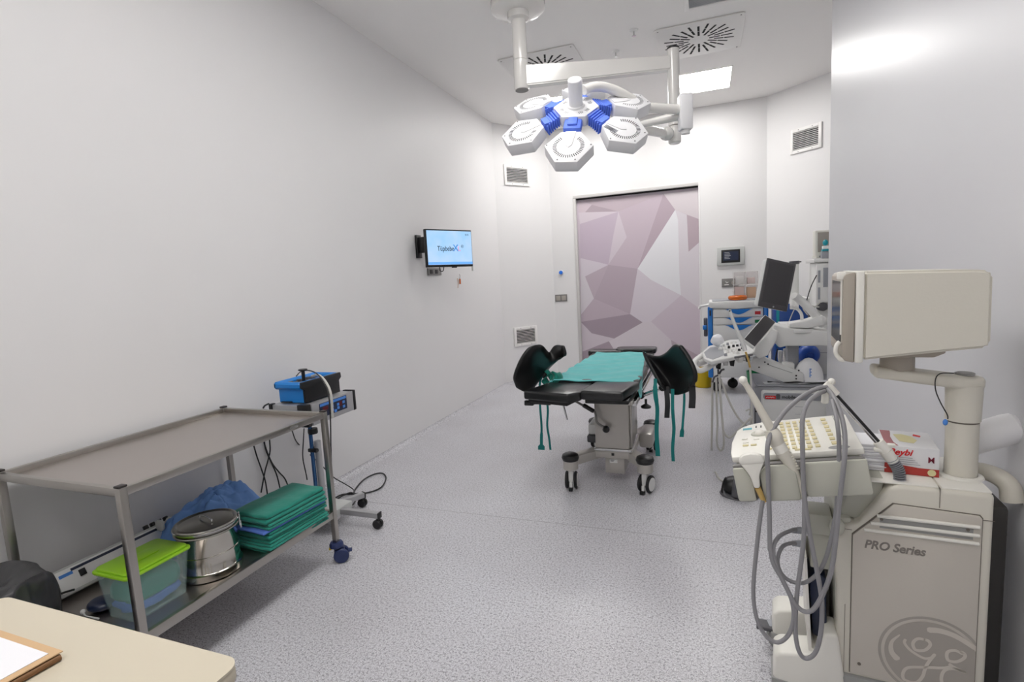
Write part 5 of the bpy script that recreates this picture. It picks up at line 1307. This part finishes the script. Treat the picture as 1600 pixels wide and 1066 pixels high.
# ================================================================ MEDICINE TROLLEY (far right)
t = thing('medicine_trolley', 'white and blue drawer trolley standing against the back wall', 'medical trolley', (.30, 6.22, 0), 0, world=True)
YF = 6.0
part('cabinet', MB().bx(.06, .56, YF+.02, 6.45, .17, .93, bev=.01), 'med_white', t)
part('corner_post', MB().bx(.012, .062, YF, YF+.06, .17, .945, bev=.012), 'trolley_blue', t)
part('corner_post', MB().bx(.558, .605, YF, YF+.06, .17, .935, bev=.012), 'trolley_blue', t)
part('post_clip', MB().bx(.03, .045, YF-.004, YF, .85, .91, bev=.002), 'black', t)
zs = [(.915, .832, 'red'), (.826, .752, 'green'), (.746, .56, None), (.552, .37, None), (.362, .18, None)]
for i, (z1, z0, tag_) in enumerate(zs):
    d_ = part('drawer', MB().bx(.066, .553, YF-.004, YF+.02, z0, z1, bev=.004), 'med_white', t)
    if i < 3:
        sc = [(.20 + .24 * k / 12, z1 - .004 - .052 * math.sin(PI * k / 12) ** 1.3) for k in range(13)]
        part('drawer_handle', MB().prism([(.185, z1)] + sc + [(.455, z1)], .014, T(0, YF-.018, 0) @ XZ, bev=.003), 'trolley_blue', d_)
    if tag_ and i < 2: part('colour_tag', MB().bx(.475, .53, YF-.0055, YF-.004, z1-.062, z1-.028), tag_, d_)
part('worktop', MB().prism([(.02, .955), (.04, .935), (.2, .925), (.30, .915), (.40, .925), (.59, .935), (.60, .955), (.60, 1.0), (.03, 1.0)], .47, T(0, YF-.02, 0) @ XZ, bev=.008), 'med_white', t)
part('top_rim', MB().bx(.06, .58, YF+.02, YF+.40, 1.0, 1.008, bev=.002), 'med_grey', t)
part('push_handle', MB().cyl((-.06, YF, .955), (.03, YF+.01, .97), .013, seg=12).cyl((-.075, YF, .93), (-.06, YF, .96), .013, seg=12), 'med_white', t)
part('side_holder', MB().bx(-.03, .01, YF+.05, YF+.15, .62, .82, bev=.01), 'med_dark', t)
part('blue_clip', MB().bx(-.04, .0, YF+.0, YF+.06, .70, .745, bev=.006), 'trolley_blue', t)
for x in (.10, .27, .52):
    b = MB().lathe([(0, -.02), (.05, -.02), (.055, -.01), (.055, .01), (.05, .02), (0, .02)], T(x, 6.30 if x > .2 and x < .3 else 6.1, .055) @ RX(90), 20).box((x, 6.12 if x != .27 else 6.3, .12), (.03, .04, .1))
    part('caster', b, 'black_soft', t)
t = thing('gel_ring', 'orange glossy ring cushion on the drawer trolley top', 'cushion', (.315, 6.10, 1.0082), 0)
b = MB()
for k in range(36):
    pass
pts = [(.072 * math.cos(2*PI*k/36), .072 * math.sin(2*PI*k/36), .022) for k in range(37)]
part('ring', MB().tube(pts, .024, seg=14, n=1), 'orange', t, smooth=180)
t = thing('drawer_organiser', 'clear acrylic organiser with four compartments behind the orange ring', 'organiser', (.405, 6.30, 1.0082), 0)
b = MB()
w, d, h = .25, .10, .30
for x in (-w/2, 0, w/2): b.bx(x-.002, x+.002, -d/2, d/2, 0, h)
for z in (0, h/2, h-.004): b.bx(-w/2, w/2, -d/2, d/2, z, z+.004)
b.bx(-w/2, w/2, d/2-.003, d/2, 0, h)
part('frame', b, 'clear', t, smooth=0)
b = MB()
for x in (-w/2, 0, w/2): b.bx(x-.003, x+.003, -d/2-.002, -d/2, 0, h)
for z in (0, h/2, h-.006): b.bx(-w/2, w/2, -d/2-.002, -d/2, z, z+.006)
part('front_edges', b, 'white', t, smooth=0)
solo('card_box', MB().bx(.305, .385, 6.28, 6.33, 1.168, 1.255, bev=.003), 'white', 'small white box in the upper left compartment of the organiser', 'box')
solo('card_box', MB().bx(.42, .50, 6.28, 6.33, 1.168, 1.235, bev=.003), 'pinkcard', 'small pinkish box in the upper right compartment of the organiser', 'box')
solo('card_box', MB().bx(.295, .39, 6.28, 6.33, 1.0135, 1.14, bev=.003), 'pinkcard', 'pinkish box in the lower left compartment of the organiser', 'box')
solo('card_box', MB().bx(.415, .51, 6.28, 6.33, 1.0135, 1.13, bev=.003), 'beige', 'beige box in the lower right compartment of the organiser', 'box')
t = thing('supply_cart', 'deep blue cart half hidden behind the flat monitor', 'cart', (.78, 5.95, 0), 0, world=True)
part('cart_body', MB().bx(.64, .94, 5.75, 6.1, .12, .97, bev=.01), 'deep_blue', t)
part('cart_top', MB().bx(.63, .95, 5.74, 6.11, .9705, 1.02, bev=.006), 'med_white', t)
part('cyan_strip', MB().bx(.65, .675, 5.745, 5.7495, .55, .96), 'teal_bright', t)
for x in (.68, .90):
    for y in (5.79, 6.06): part('caster', MB().cyl((x-.012, y, .045), (x+.012, y, .045), .045, seg=18).cyl((x, y, .05), (x, y, .12), .012, seg=10), 'black_soft', t)
b = MB().lathe([(0, 0), (.085, 0), (.09, .006), (.10, .20), (.105, .205), (.105, .215), (.095, .215), (.085, .01), (0, .01)], T(-.045, 6.34, .0005), 28)
solo('sharps_bin', b, 'yellow', 'yellow sharps bin on the floor left of the drawer trolley', 'bin')
b = MB().lathe([(0, 0), (.10, 0), (.13, .30), (.135, .30), (.105, -.0), (0, -.0)], T(.62, 5.48, .0005), 28)
t = thing('waste_bin', 'green bin with a blue lower part behind the ultrasound base', 'bin', (.50, 5.60, .0005), 0)
part('bin_body', MB().lathe([(0, 0), (.10, 0), (.115, .15), (.11, .15), (.095, .01), (0, .01)], None, 28), 'deep_blue', t)
part('bin_top', MB().lathe([(.1155, .151), (.135, .32), (.128, .32), (.108, .151)], None, 28), 'green', t)

# ================================================================ FLAT MONITOR ULTRASOUND (middle right)
t = thing('ultrasound_scanner', 'white mobile ultrasound scanner with flat monitor, knobs and tilted touch screen', 'ultrasound machine', (.66, 4.62, 0), 0, world=True)
part('base_cabinet', MB().bx(.392, .98, 4.38, 4.86, .07, .395, bev=.02, seg=3), 'med_white', t)
part('base_frame', MB().bx(.345, 1.0, 4.41, 4.90, .06, .425, bev=.02, seg=3), 'med_grey', t)
part('cabinet_lid', MB().bx(.36, .99, 4.40, 4.88, .42, .436, bev=.008), 'med_grey', t)
part('name_band', MB().prism(rrect(.405, .97, .325, .378, .02), .006, T(0, 4.374, 0) @ XZ, bev=.002), 'med_grey', t)
part('red_label', MB().bx(.418, .492, 4.3725, 4.3745, .330, .356), 'redprint', t)
b = MB()
for i in range(7): b.box((.428 + i*.0085, 4.372, .342 + .003*(i % 2)), (.006, .001, .006))
part('label_print', b, 'white', t, smooth=0)
part('badge', MB().prism(rrect(.494, .522, .330, .370, .008), .004, T(0, 4.371, 0) @ XZ), 'med_dark', t)
text('name_lettering', 'mobile-ray', .034, Matrix(((1, 0, 0, .533), (0, 0, -1, 4.3735), (0, 1, 0, .337), (0, 0, 0, 1))), 'black', t, bold=.0008)
part('cabinet_line', MB().bx(.625, .70, 4.3785, 4.38, .272, .275).bx(.625, .70, 4.3785, 4.38, .215, .217), 'med_grey', t, smooth=0)
b = MB()
for z in (.30, .26, .22): b.cyl((.358, 4.409, z), (.358, 4.406, z), .006, seg=8)
b.bx(.347, .352, 4.405, 4.41, .10, .36)
part('side_vents', b, 'black', t, smooth=0, kind='stuff')
for (x, y) in ((.40, 4.46), (.40, 4.84), (.95, 4.46), (.95, 4.84)): part('caster', MB().cyl((x-.015, y, .035), (x+.015, y, .035), .035, seg=18), 'black_soft', t)
part('column', MB().bx(.56, .64, 4.52, 4.62, .436, .585, bev=.01), 'med_white', t)
bm1 = [(0.3999, 4.5, 0.6484), (0.6962, 4.5, 0.5127), (0.6969, 4.5, 0.4269), (0.6174, 4.5, 0.4204), (0.3212, 4.5, 0.5399), (0.3399, 4.5, 0.6279)]
part('lift_arm', MB().prism([(p[0], p[2]) for p in bm1], .09, T(0, 4.47, 0) @ XZ, bev=.008), 'med_white', t)
b = MB()
for q in [(0.4242, 4.466, 0.6029), (0.4469, 4.466, 0.5877), (0.6603, 4.466, 0.5387), (0.6431, 4.466, 0.4984), (0.6433, 4.466, 0.4733), (0.3832, 4.466, 0.5619)]: b.cyl(q, (q[0], q[1]-.003, q[2]), .006, seg=10)
part('arm_screws', b, 'black', t, kind='stuff')
part('arm_seam', MB().tube([(0.4471, 4.468, 0.5823), (0.6169, 4.468, 0.5179)], .0012, seg=4, n=1), 'black', t)
part('touch_support', MB().prism([(p[0], p[2]) for p in [(0.3519, 4.36, 0.7498), (0.4708, 4.36, 0.8758), (0.5055, 4.36, 0.8557), (0.4971, 4.36, 0.7877), (0.4361, 4.36, 0.6702), (0.3741, 4.36, 0.6404), (0.3384, 4.36, 0.6902)]], .14, T(0, 4.36, 0) @ XZ, bev=.012, seg=3), 'med_white', t)
# console
zc = .70
KP = [(-0.0408, 4.337, 0.7), (0.0128, 4.704, 0.7), (0.1953, 5.121, 0.7), (0.3997, 5.147, 0.7), (0.3768, 4.498, 0.7), (0.3202, 4.296, 0.7), (0.2008, 4.14, 0.7), (0.0307, 3.907, 0.7), (-0.0209, 4.05, 0.7)]
co = part('console', MB().prism([(p[0], p[1]) for p in KP], .030, T(0, 0, .672), bev=.008, seg=3), 'med_white', t)
K2 = [(-0.0217, 4.322, 0.7022), (0.0274, 4.609, 0.7022), (0.1196, 4.721, 0.7022), (0.1234, 4.189, 0.7022), (0.04, 3.978, 0.7022), (-0.0031, 4.066, 0.7022)]
part('palm_rest', MB().prism([(p[0], p[1]) for p in K2], .002, T(0, 0, .7015)), 'med_grey', co)
random.seed(11)
for q in [(0.1331, 4.668, 0.704), (0.1656, 4.745, 0.704), (0.1991, 4.825, 0.704), (0.2314, 4.865, 0.704), (0.1418, 4.479, 0.704), (0.1683, 4.551, 0.704), (0.2053, 4.625, 0.704), (0.2363, 4.662, 0.704), (0.2677, 4.699, 0.704), (0.1499, 4.306, 0.704), (0.1801, 4.373, 0.704), (0.211, 4.441, 0.704), (0.237, 4.405, 0.704), (0.2662, 4.511, 0.704), (0.1309, 4.146, 0.704), (0.1938, 4.272, 0.704), (0.219, 4.239, 0.704)]:
    part('knob', MB().cyl((q[0], q[1], .7022), (q[0], q[1], .718 + .006 * random.random()), .011, .009, seg=10), random.choice(['black', 'black', 'black', 'med_grey', 'white']), co)
part('trackball', MB().sph(([(0.1035, 4.474, 0.705)][0][0], [(0.1035, 4.474, 0.705)][0][1], .706), .02, seg=14, rings=8), 'med_white', co)
hl = [(-0.022, 4.35, 0.6877), (-0.0776, 4.22, 0.6627), (-0.0952, 4.15, 0.6345), (-0.0583, 4.1, 0.5994), (-0.0041, 4.1, 0.6145), (0.0501, 4.12, 0.6501), (0.0777, 4.16, 0.6678)]
part('front_handle', MB().tube(hl, .020, seg=12, flat=(1.15, .8)), 'med_white', t)
part('handle_inner', MB().tube([(-0.0683, 4.2, 0.636), (-0.0222, 4.25, 0.6428), (0.0154, 4.3, 0.6599)], .024, seg=10), 'med_white', t)
for P_ in ([(0.0503, 4.12, 0.6791), (0.1036, 4.12, 0.684), (0.0941, 4.12, 0.6019), (0.0631, 4.12, 0.6114)], [(0.1483, 4.14, 0.6904), (0.1964, 4.14, 0.6952), (0.1873, 4.14, 0.6232), (0.161, 4.14, 0.6278)], [(0.2627, 4.16, 0.7016), (0.2971, 4.16, 0.7063), (0.2927, 4.16, 0.6538), (0.2712, 4.16, 0.6537)]):
    part('probe_cup', MB().prism([(p[0], p[2]) for p in P_], .05, T(0, P_[0][1], 0) @ XZ, bev=.004), 'black', t)
part('under_rail', MB().tube([(0.0325, 4.13, 0.6726), (0.1566, 4.13, 0.6872), (0.312, 4.13, 0.7156)], .008, seg=8), 'med_dark', t)
part('cup_body', MB().prism([(p[0], p[2]) for p in [(0.1088, 4.15, 0.684), (0.153, 4.15, 0.6888), (0.1438, 4.15, 0.626), (0.1128, 4.15, 0.6258)]], .05, T(0, 4.15, 0) @ XZ, bev=.006).prism([(p[0], p[2]) for p in [(0.2022, 4.17, 0.6905), (0.2589, 4.17, 0.7), (0.2501, 4.17, 0.6472), (0.2108, 4.17, 0.647)]], .05, T(0, 4.17, 0) @ XZ, bev=.006), 'med_white', t, kind='stuff')
# touch screen (tilted)
ts = [(0.2625, 4.22, 0.8179), (0.4278, 4.46, 0.9757), (0.5058, 4.44, 0.9209), (0.326, 4.2, 0.7576)]
ts = [V(*p) for p in ts]
tx = (ts[1] - ts[0]).normalized(); ty = (ts[3] - ts[0]); tm = frame(ts[0], tx, ty - tx * ty.dot(tx))
wl = (ts[1] - ts[0]).length; hl_ = (ty - tx * ty.dot(tx)).length
part('touch_shell', MB().box((wl/2, hl_/2, .018), (wl*1.04, hl_*1.1, .028), tm, bev=.008), 'med_white', t)
part('touch_display', MB().box((wl/2, hl_/2, .0025), (wl*.98, hl_, .003), tm, bev=.001), 'screen_grey', t)
# main monitor
mo = [V(*p) for p in [(0.3374, 4.28, 1.434), (0.5466, 4.4, 1.437), (0.5659, 4.4, 1.001), (0.363, 4.28, 1.059)]]
mx_ = (mo[2] - mo[3]).normalized(); my_ = (mo[0] - mo[3]); my_ = my_ - mx_ * my_.dot(mx_)
mm_ = frame(mo[3], mx_, my_); mw = (mo[2]-mo[3]).length; mh = my_.length
part('monitor_shell', MB().box((mw/2+.012, mh/2, -.040), (mw+.012, mh*.985, .062), mm_, bev=.015, seg=3), 'med_white', t)
mf = part('monitor_frame', MB().box((mw/2, mh/2, -.003), (mw*1.01, mh*1.01, .014), mm_, bev=.004), 'lcd_frame', t)
part('monitor_screen', MB().box((mw/2, mh/2+.01, .0046), (mw*.86, mh*.86, .001), mm_), 'screen_grey', mf)
part('monitor_mark', MB().cyl(mm_ @ V(mw*.5, mh*.04, .0042), mm_ @ V(mw*.5, mh*.04, .0052), .007, seg=14), 'med_grey', mf)
ar = [(0.6207, 4.46, 1.116), (0.6582, 4.48, 1.089), (0.7188, 4.48, 1.024), (0.7748, 4.48, 0.9543), (0.8134, 4.48, 0.9097)]
part('monitor_arm', MB().tube(ar, .030, seg=14, flat=(1.2, .9)).sph(ar[-1], (.035, .035, .045)), 'med_white', t)
b = MB().prism([(p[0], p[2]) for p in [(0.5916, 4.46, 0.9071), (0.7165, 4.46, 0.9285), (0.8133, 4.46, 0.9645), (0.8226, 4.46, 0.8873), (0.7171, 4.46, 0.8652), (0.5918, 4.46, 0.8726)]], .14, T(0, 4.44, 0) @ XZ, bev=.01, seg=3)
part('arm_base', b, 'med_white', t)
part('swivel_disc', MB().cyl([(0.6791, 4.52, 0.8298)][0], [(0.6789, 4.52, 0.8596)][0], .10, seg=32, bev=.006), 'med_white', t)
part('monitor_cable', MB().tube([(0.6025, 4.45, 1.03), (0.653, 4.5, 1.01), (0.6794, 4.5, 0.9701), (0.6841, 4.5, 0.9257)], .012, seg=10), 'med_white', t)
b = MB().prism([(p[0], p[2]) for p in [(0.4882, 4.44, 0.8966), (0.5586, 4.44, 0.8754), (0.8736, 4.44, 0.8403), (0.8751, 4.44, 0.7296), (0.698, 4.44, 0.731), (0.5681, 4.44, 0.7321), (0.5241, 4.44, 0.7175), (0.4707, 4.44, 0.7877)]], .34, T(0, 4.44, 0) @ XZ, bev=.012, seg=3)
part('upper_deck', b, 'med_white', t)
part('deck_support', MB().bx(.60, .68, 4.60, 4.72, .436, .75, bev=.01), 'med_grey', t)
part('long_probe', MB().tube([(0.1577, 4.1, 1.05), (0.183, 4.1, 0.9653), (0.2168, 4.1, 0.8711), (0.2422, 4.1, 0.8098), (0.259, 4.1, 0.7486)], .010, seg=12, r1=.017), 'med_white', t)
part('probe_eye', MB().cyl([(0.1572, 4.088, 1.042)][0], [(0.1571, 4.084, 1.042)][0], .006, seg=10), 'black', t)
part('yellowed_cable', MB().tube([(0.2619, 4.08, 0.7421), (0.2787, 4.08, 0.6859), (0.2912, 4.08, 0.6249)], .007, seg=8), 'amber', t)
ck = [
 [(0.0346, 4.05, 0.5183), (0.0326, 4.05, 0.315), (0.0257, 4.05, 0.0694), (0.0241, 4.05, -0.0897)],
 [(0.0606, 4, 0.5668), (0.0633, 4, 0.3767), (0.0663, 4, 0.2328), (0.0607, 4, 0.097), (0.069, 4, 0.039), (0.0908, 4, 0.0209), (0.1086, 4, 0.0658), (0.1052, 4, 0.1864), (0.0933, 4, 0.3299), (0.0818, 4, 0.5199)],
 [(0.0824, 4, 0.5907), (0.0897, 4, 0.4252), (0.0972, 4, 0.2822), (0.1093, 4, 0.1626), (0.148, 4, 0.1212), (0.1912, 4, 0.162), (0.2468, 4, 0.2266), (0.2932, 4, 0.2806)],
 [(0.0912, 4.02, 0.5539), (0.1208, 4.02, 0.4595), (0.1631, 4.02, 0.3512), (0.2141, 4.02, 0.2577), (0.2607, 4.02, 0.2121), (0.3071, 4.02, 0.2047)],
 [(0.2891, 4.05, 0.6303), (0.2972, 4.05, 0.4663), (0.3011, 4.05, 0.3245), (0.3052, 4.05, 0.1912)],
]
for c_ in ck: part('probe_cable', MB().tube(c_, .0075, seg=8), 'cable_light', t)
part('cable_hook', MB().tube([(0.076, 4.1, 0.6102), (0.08, 4.1, 0.5668), (0.098, 4.1, 0.6008), (0.12, 4.1, 0.6106)], .007, seg=8).tube([(0.0346, 4.06, 0.5066), (0.0483, 4.06, 0.5549), (0.0748, 4.06, 0.5696), (0.0922, 4.06, 0.5555)], .007, seg=8), 'med_dark', t, kind='stuff')
part('cable_brackets', MB().tube([(0.2747, 4.3, 0.2495), (0.3063, 4.3, 0.2608), (0.3017, 4.3, 0.2151)], .006, seg=6).tube([(0.2789, 4.3, 0.1583), (0.3106, 4.3, 0.18), (0.306, 4.3, 0.1392)], .006, seg=6), 'cable_light', t, kind='stuff')
q = [(0.0816, 4.55, 0.7683)][0]
b = MB().sph((q[0], q[1], q[2]), (.05, .045, .045), seg=24, rings=14)
for v in b.v: v += (v - V(*q)).normalized() * .012 * noise.noise(v * 30)
solo('gauze_roll', b, 'paper', 'crumpled white gauze roll behind the knobs of the scanner console', 'gauze', smooth=180)
# papers and wires on the scanner base
random.seed(5)
for i in range(6):
    x = .47 + .075 * i; y = 4.47 + .02 * (i % 3); a = random.uniform(-25, 25)
    solo('paper_sheet', MB().box((0, 0, 0), (.11, .075, .0016), T(x, y, .4376 + .0022 * i) @ RZ(a)), 'paper' if i % 2 else 'cardwhite', ['loose white sheet at the left end of the scanner base', 'second loose sheet from the left on the scanner base', 'third loose sheet from the left on the scanner base', 'loose sheet right of the scanner column', 'loose sheet under the white mask on the scanner base', 'loose sheet at the right end of the scanner base'][i], 'paper', 'papers strewn on the scanner base', smooth=0)
for i in range(3):
    pts = [(.44 + .07*k, 4.42 + .02*math.sin(k*2.1+i), .452 + .002*i) for k in range(8)]
    solo('thin_wire', MB().tube(pts, .0028, seg=6), 'cable_black', ['thin black wire nearest the front edge of the scanner base', 'thin black wire in the middle of the scanner base papers', 'thin black wire at the back of the scanner base papers'][i], 'wire')
b = MB().lathe([(.0, .17), (.03, .162), (.06, .14), (.085, .10), (.095, .05), (.097, 0), (.092, 0), (.0, .0)], T(.79, 4.62, .4475), 30)
t = thing('white_mask', 'white domed cover with small blue print in front of the blue ball', 'cover', (.745, 4.575, .4475), 0)
part('dome', MB().lathe([(0, .175), (.03, .165), (.065, .135), (.092, .085), (.102, .03), (.103, 0), (0, 0)], Matrix.Diagonal((1, .6, 1, 1)), 32), 'cyl_white', t)
b = MB()
for i in range(6): b.bx(-.004, .004 + .006*(i % 2), -.0625, -.060, .03 + .012*i, .037 + .012*i)
part('blue_print', b, 'key_blue', t, smooth=0)

# ================================================================ ANAESTHESIA MACHINE (behind the wall end)
t = thing('anaesthesia_machine', 'white anaesthesia machine half hidden behind the end of the right wall', 'anaesthesia machine', (.98, 5.2, 0), 0, world=True)
part('back_column', MB().bx(.862, 1.20, 5.0, 5.3, .10, 1.355, bev=.01), 'med_white', t)
part('top_tray', MB().bx(.838, 1.24, 4.97, 5.35, 1.355, 1.385, bev=.006), 'med_white', t)
part('front_module', MB().bx(.855, 1.0, 4.955, 5.0, 1.02, 1.345, bev=.008), 'med_white', t)
for (xa, xb, za, zb) in ((.868, .885, 1.19, 1.29), (.905, .94, 1.15, 1.31), (.868, .885, 1.05, 1.15)):
    part('flow_window', MB().bx(xa, xb, 4.95, 4.956, za, zb, bev=.002), 'med_grey', t)
part('dark_recess', MB().bx(.895, .99, 4.992, 4.999, .96, 1.02), 'ge_mark', t)
part('round_gauge', MB().cyl((.89, 4.99, .985), (.89, 4.93, .985), .028, seg=20).cyl((.905, 4.985, .99), (.905, 4.94, .99), .036, seg=24), 'med_dark', t)
part('work_surface', MB().bx(.62, 1.25, 4.95, 5.4, .80, .83, bev=.006), 'med_white', t)
part('lower_cabinet', MB().bx(.84, 1.2, 4.96, 5.36, .08, .80, bev=.01), 'med_white', t)
part('drawer_line', MB().bx(.86, 1.18, 4.957, 4.9595, .60, .604).bx(.86, 1.18, 4.957, 4.9595, .40, .404), 'med_grey', t, smooth=0)
part('side_post', MB().bx(.68, .72, 4.97, 5.02, .12, .80, bev=.005), 'med_white', t)
part('cross_beam', MB().bx(.62, .98, 4.945, 5.0, .715, .78, bev=.005), 'ge', t)
part('base', MB().bx(.66, 1.22, 4.95, 5.4, .06, .115, bev=.01), 'med_white', t)
part('breathing_hose', MB().tube([(0.587, 4.93, 0.6255), (0.5872, 4.93, 0.559), (0.6021, 4.93, 0.5146), (0.6413, 4.93, 0.5092), (0.6896, 4.93, 0.548), (0.7183, 4.93, 0.581)], .018, seg=12).tube([(0.6236, 4.95, 0.639), (0.6338, 4.95, 0.5669), (0.6633, 4.95, 0.5336), (0.6972, 4.95, 0.5558)], .012, seg=10), 'med_white', t)
part('soda_canister', MB().cyl([(0.6628, 4.98, 0.4671)][0], [(0.6619, 4.98, 0.6178)][0], .05, seg=22, bev=.006), 'clear', t)
part('gas_lines', MB().tube([(0.5638, 4.9, 0.6465), (0.5494, 4.9, 0.5638), (0.5594, 4.9, 0.4973)], .006, seg=6).tube([(0.8571, 4.95, 1.252), (0.8207, 4.95, 1.17), (0.7934, 4.95, 1.075), (0.7753, 4.95, 0.9904)], .004, seg=6), 'cable_black', t, kind='stuff')
part('thin_hoses', MB().tube([(0.8698, 4.9, 0.9906), (0.8141, 4.9, 1.003), (0.7672, 4.9, 1.026), (0.7535, 4.9, 0.9839), (0.7868, 4.9, 0.9296)], .006, seg=6).tube([(0.7014, 4.9, 1.007), (0.6733, 4.9, 0.9436), (0.6451, 4.9, 0.8635)], .004, seg=6).tube([(0.8785, 4.9, 1.032), (0.8237, 4.9, 0.971), (0.8427, 4.9, 0.928)], .005, seg=6), 'cable_light', t, kind='stuff')
part('vaporiser', MB().box([(0.8251, 4.96, 0.8967)][0], (.05, .05, .06), None, bev=.01), 'med_dark', t)
sphb = [(0.7881, 4.86, 0.6026)][0]
solo('blue_ball', MB().sph(sphb, .085, seg=32, rings=18).lathe([(.03, 0), (.034, .006), (.030, .008), (.026, 0)], T(sphb[0], sphb[1]-.083, sphb[2]) @ RX(90), 24), 'blue_ball', 'blue breathing bag hanging under the anaesthesia work surface', 'bag', smooth=60)
t = thing('infusion_cylinder', 'tall white cylinder with a grey cap behind the flat monitor', 'cylinder', [(0.7432, 5.3, 0.9969)][0], 0, world=True)
cyl_ = [(0.7435, 5.3, 0.9506), (0.7408, 5.3, 1.352), (0.7406, 5.3, 1.381)]
part('cylinder_body', MB().cyl(cyl_[0], cyl_[1], .036, seg=24), 'med_white', t)
part('cylinder_cap', MB().cyl(cyl_[1], cyl_[2], .042, seg=24, bev=.004).box((cyl_[2][0]+.03, cyl_[2][1], cyl_[2][2]-.01), (.05, .03, .012), None, bev=.003), 'med_dark', t)
am_ = [V(*p) for p in [(0.8888, 5.1, 1.588), (0.9826, 5.2, 1.624), (0.9756, 5.2, 1.424), (0.8812, 5.1, 1.417)]]
t = thing('patient_monitor', 'small grey screened monitor tilted on the anaesthesia machine top', 'monitor', (am_[3].x + .05, 5.1, 1.386), 0, world=True)
ax_ = (V(.9, .45, 0)).normalized(); amf = frame(am_[3], ax_, (-.05, 0, 1))
part('housing', MB().box((.10, .10, -.02), (.22, .215, .04), amf, bev=.008), 'ge_white', t)
part('display', MB().box((.10, .108, .001), (.18, .165, .003), amf), 'ge_mark', t)
part('stand', MB().box((.05, -.012, -.03), (.10, .025, .06), amf, bev=.005), 'ge_white', t)
part('knob', MB().cyl(amf @ V(.03, -.012, .0), amf @ V(.03, -.012, .006), .008, seg=10), 'med_grey', t)
t = thing('gas_module', 'grey module with teal items beside the small grey screened monitor', 'module', (.93, 5.02, 1.3855), 0, world=True)
part('module_box', MB().bx(.90, 1.0, 4.99, 5.05, 1.3855, 1.445, bev=.004), 'med_grey', t)
part('teal_band', MB().bx(.905, 1.0, 4.992, 5.048, 1.4455, 1.462, bev=.003), 'teal_bright', t)
part('white_top', MB().bx(.908, 1.0, 4.995, 5.045, 1.4625, 1.49, bev=.006), 'white', t)
part('teal_knob', MB().sph((.93, 5.02, 1.515), (.02, .02, .025)), 'teal_bright', t)

# foot switch on the floor beside the ivory machine
t = thing('foot_switch', 'black and grey foot switch on the floor behind the ivory console', 'foot switch', (.17, 3.25, 0), -15)
part('switch_base', MB().sph((0, 0, .004), (.11, .09, .02), seg=26), 'med_dark', t)
part('pedal_dome', MB().sph((-.03, 0, .055), (.065, .07, .055), seg=24), 'black', t)
part('pedal_guard', MB().tube([(-.0, -.085, .02), (.005, -.07, .10), (.01, 0, .135), (.005, .07, .10), (0, .085, .02)], .018, seg=12, flat=(1.6, .7)), 'med_dark', t)
part('pedal_rim', MB().lathe([(.045, 0), (.050, .006), (.045, .010), (.04, .005)], T(-.075, -.02, .055) @ RY(-80), 20), 'black_soft', t)
solo('floor_cable', MB().tube([(0.0445, 3.587, 0.006), (0.0659, 3.477, 0.006), (0.106, 3.421, 0.006), (0.1615, 3.412, 0.006), (0.216, 3.403, 0.006), (0.2835, 3.347, 0.006)], .006, seg=8), 'cable_light', 'pale cable curving on the floor in front of the foot switch', 'cable')
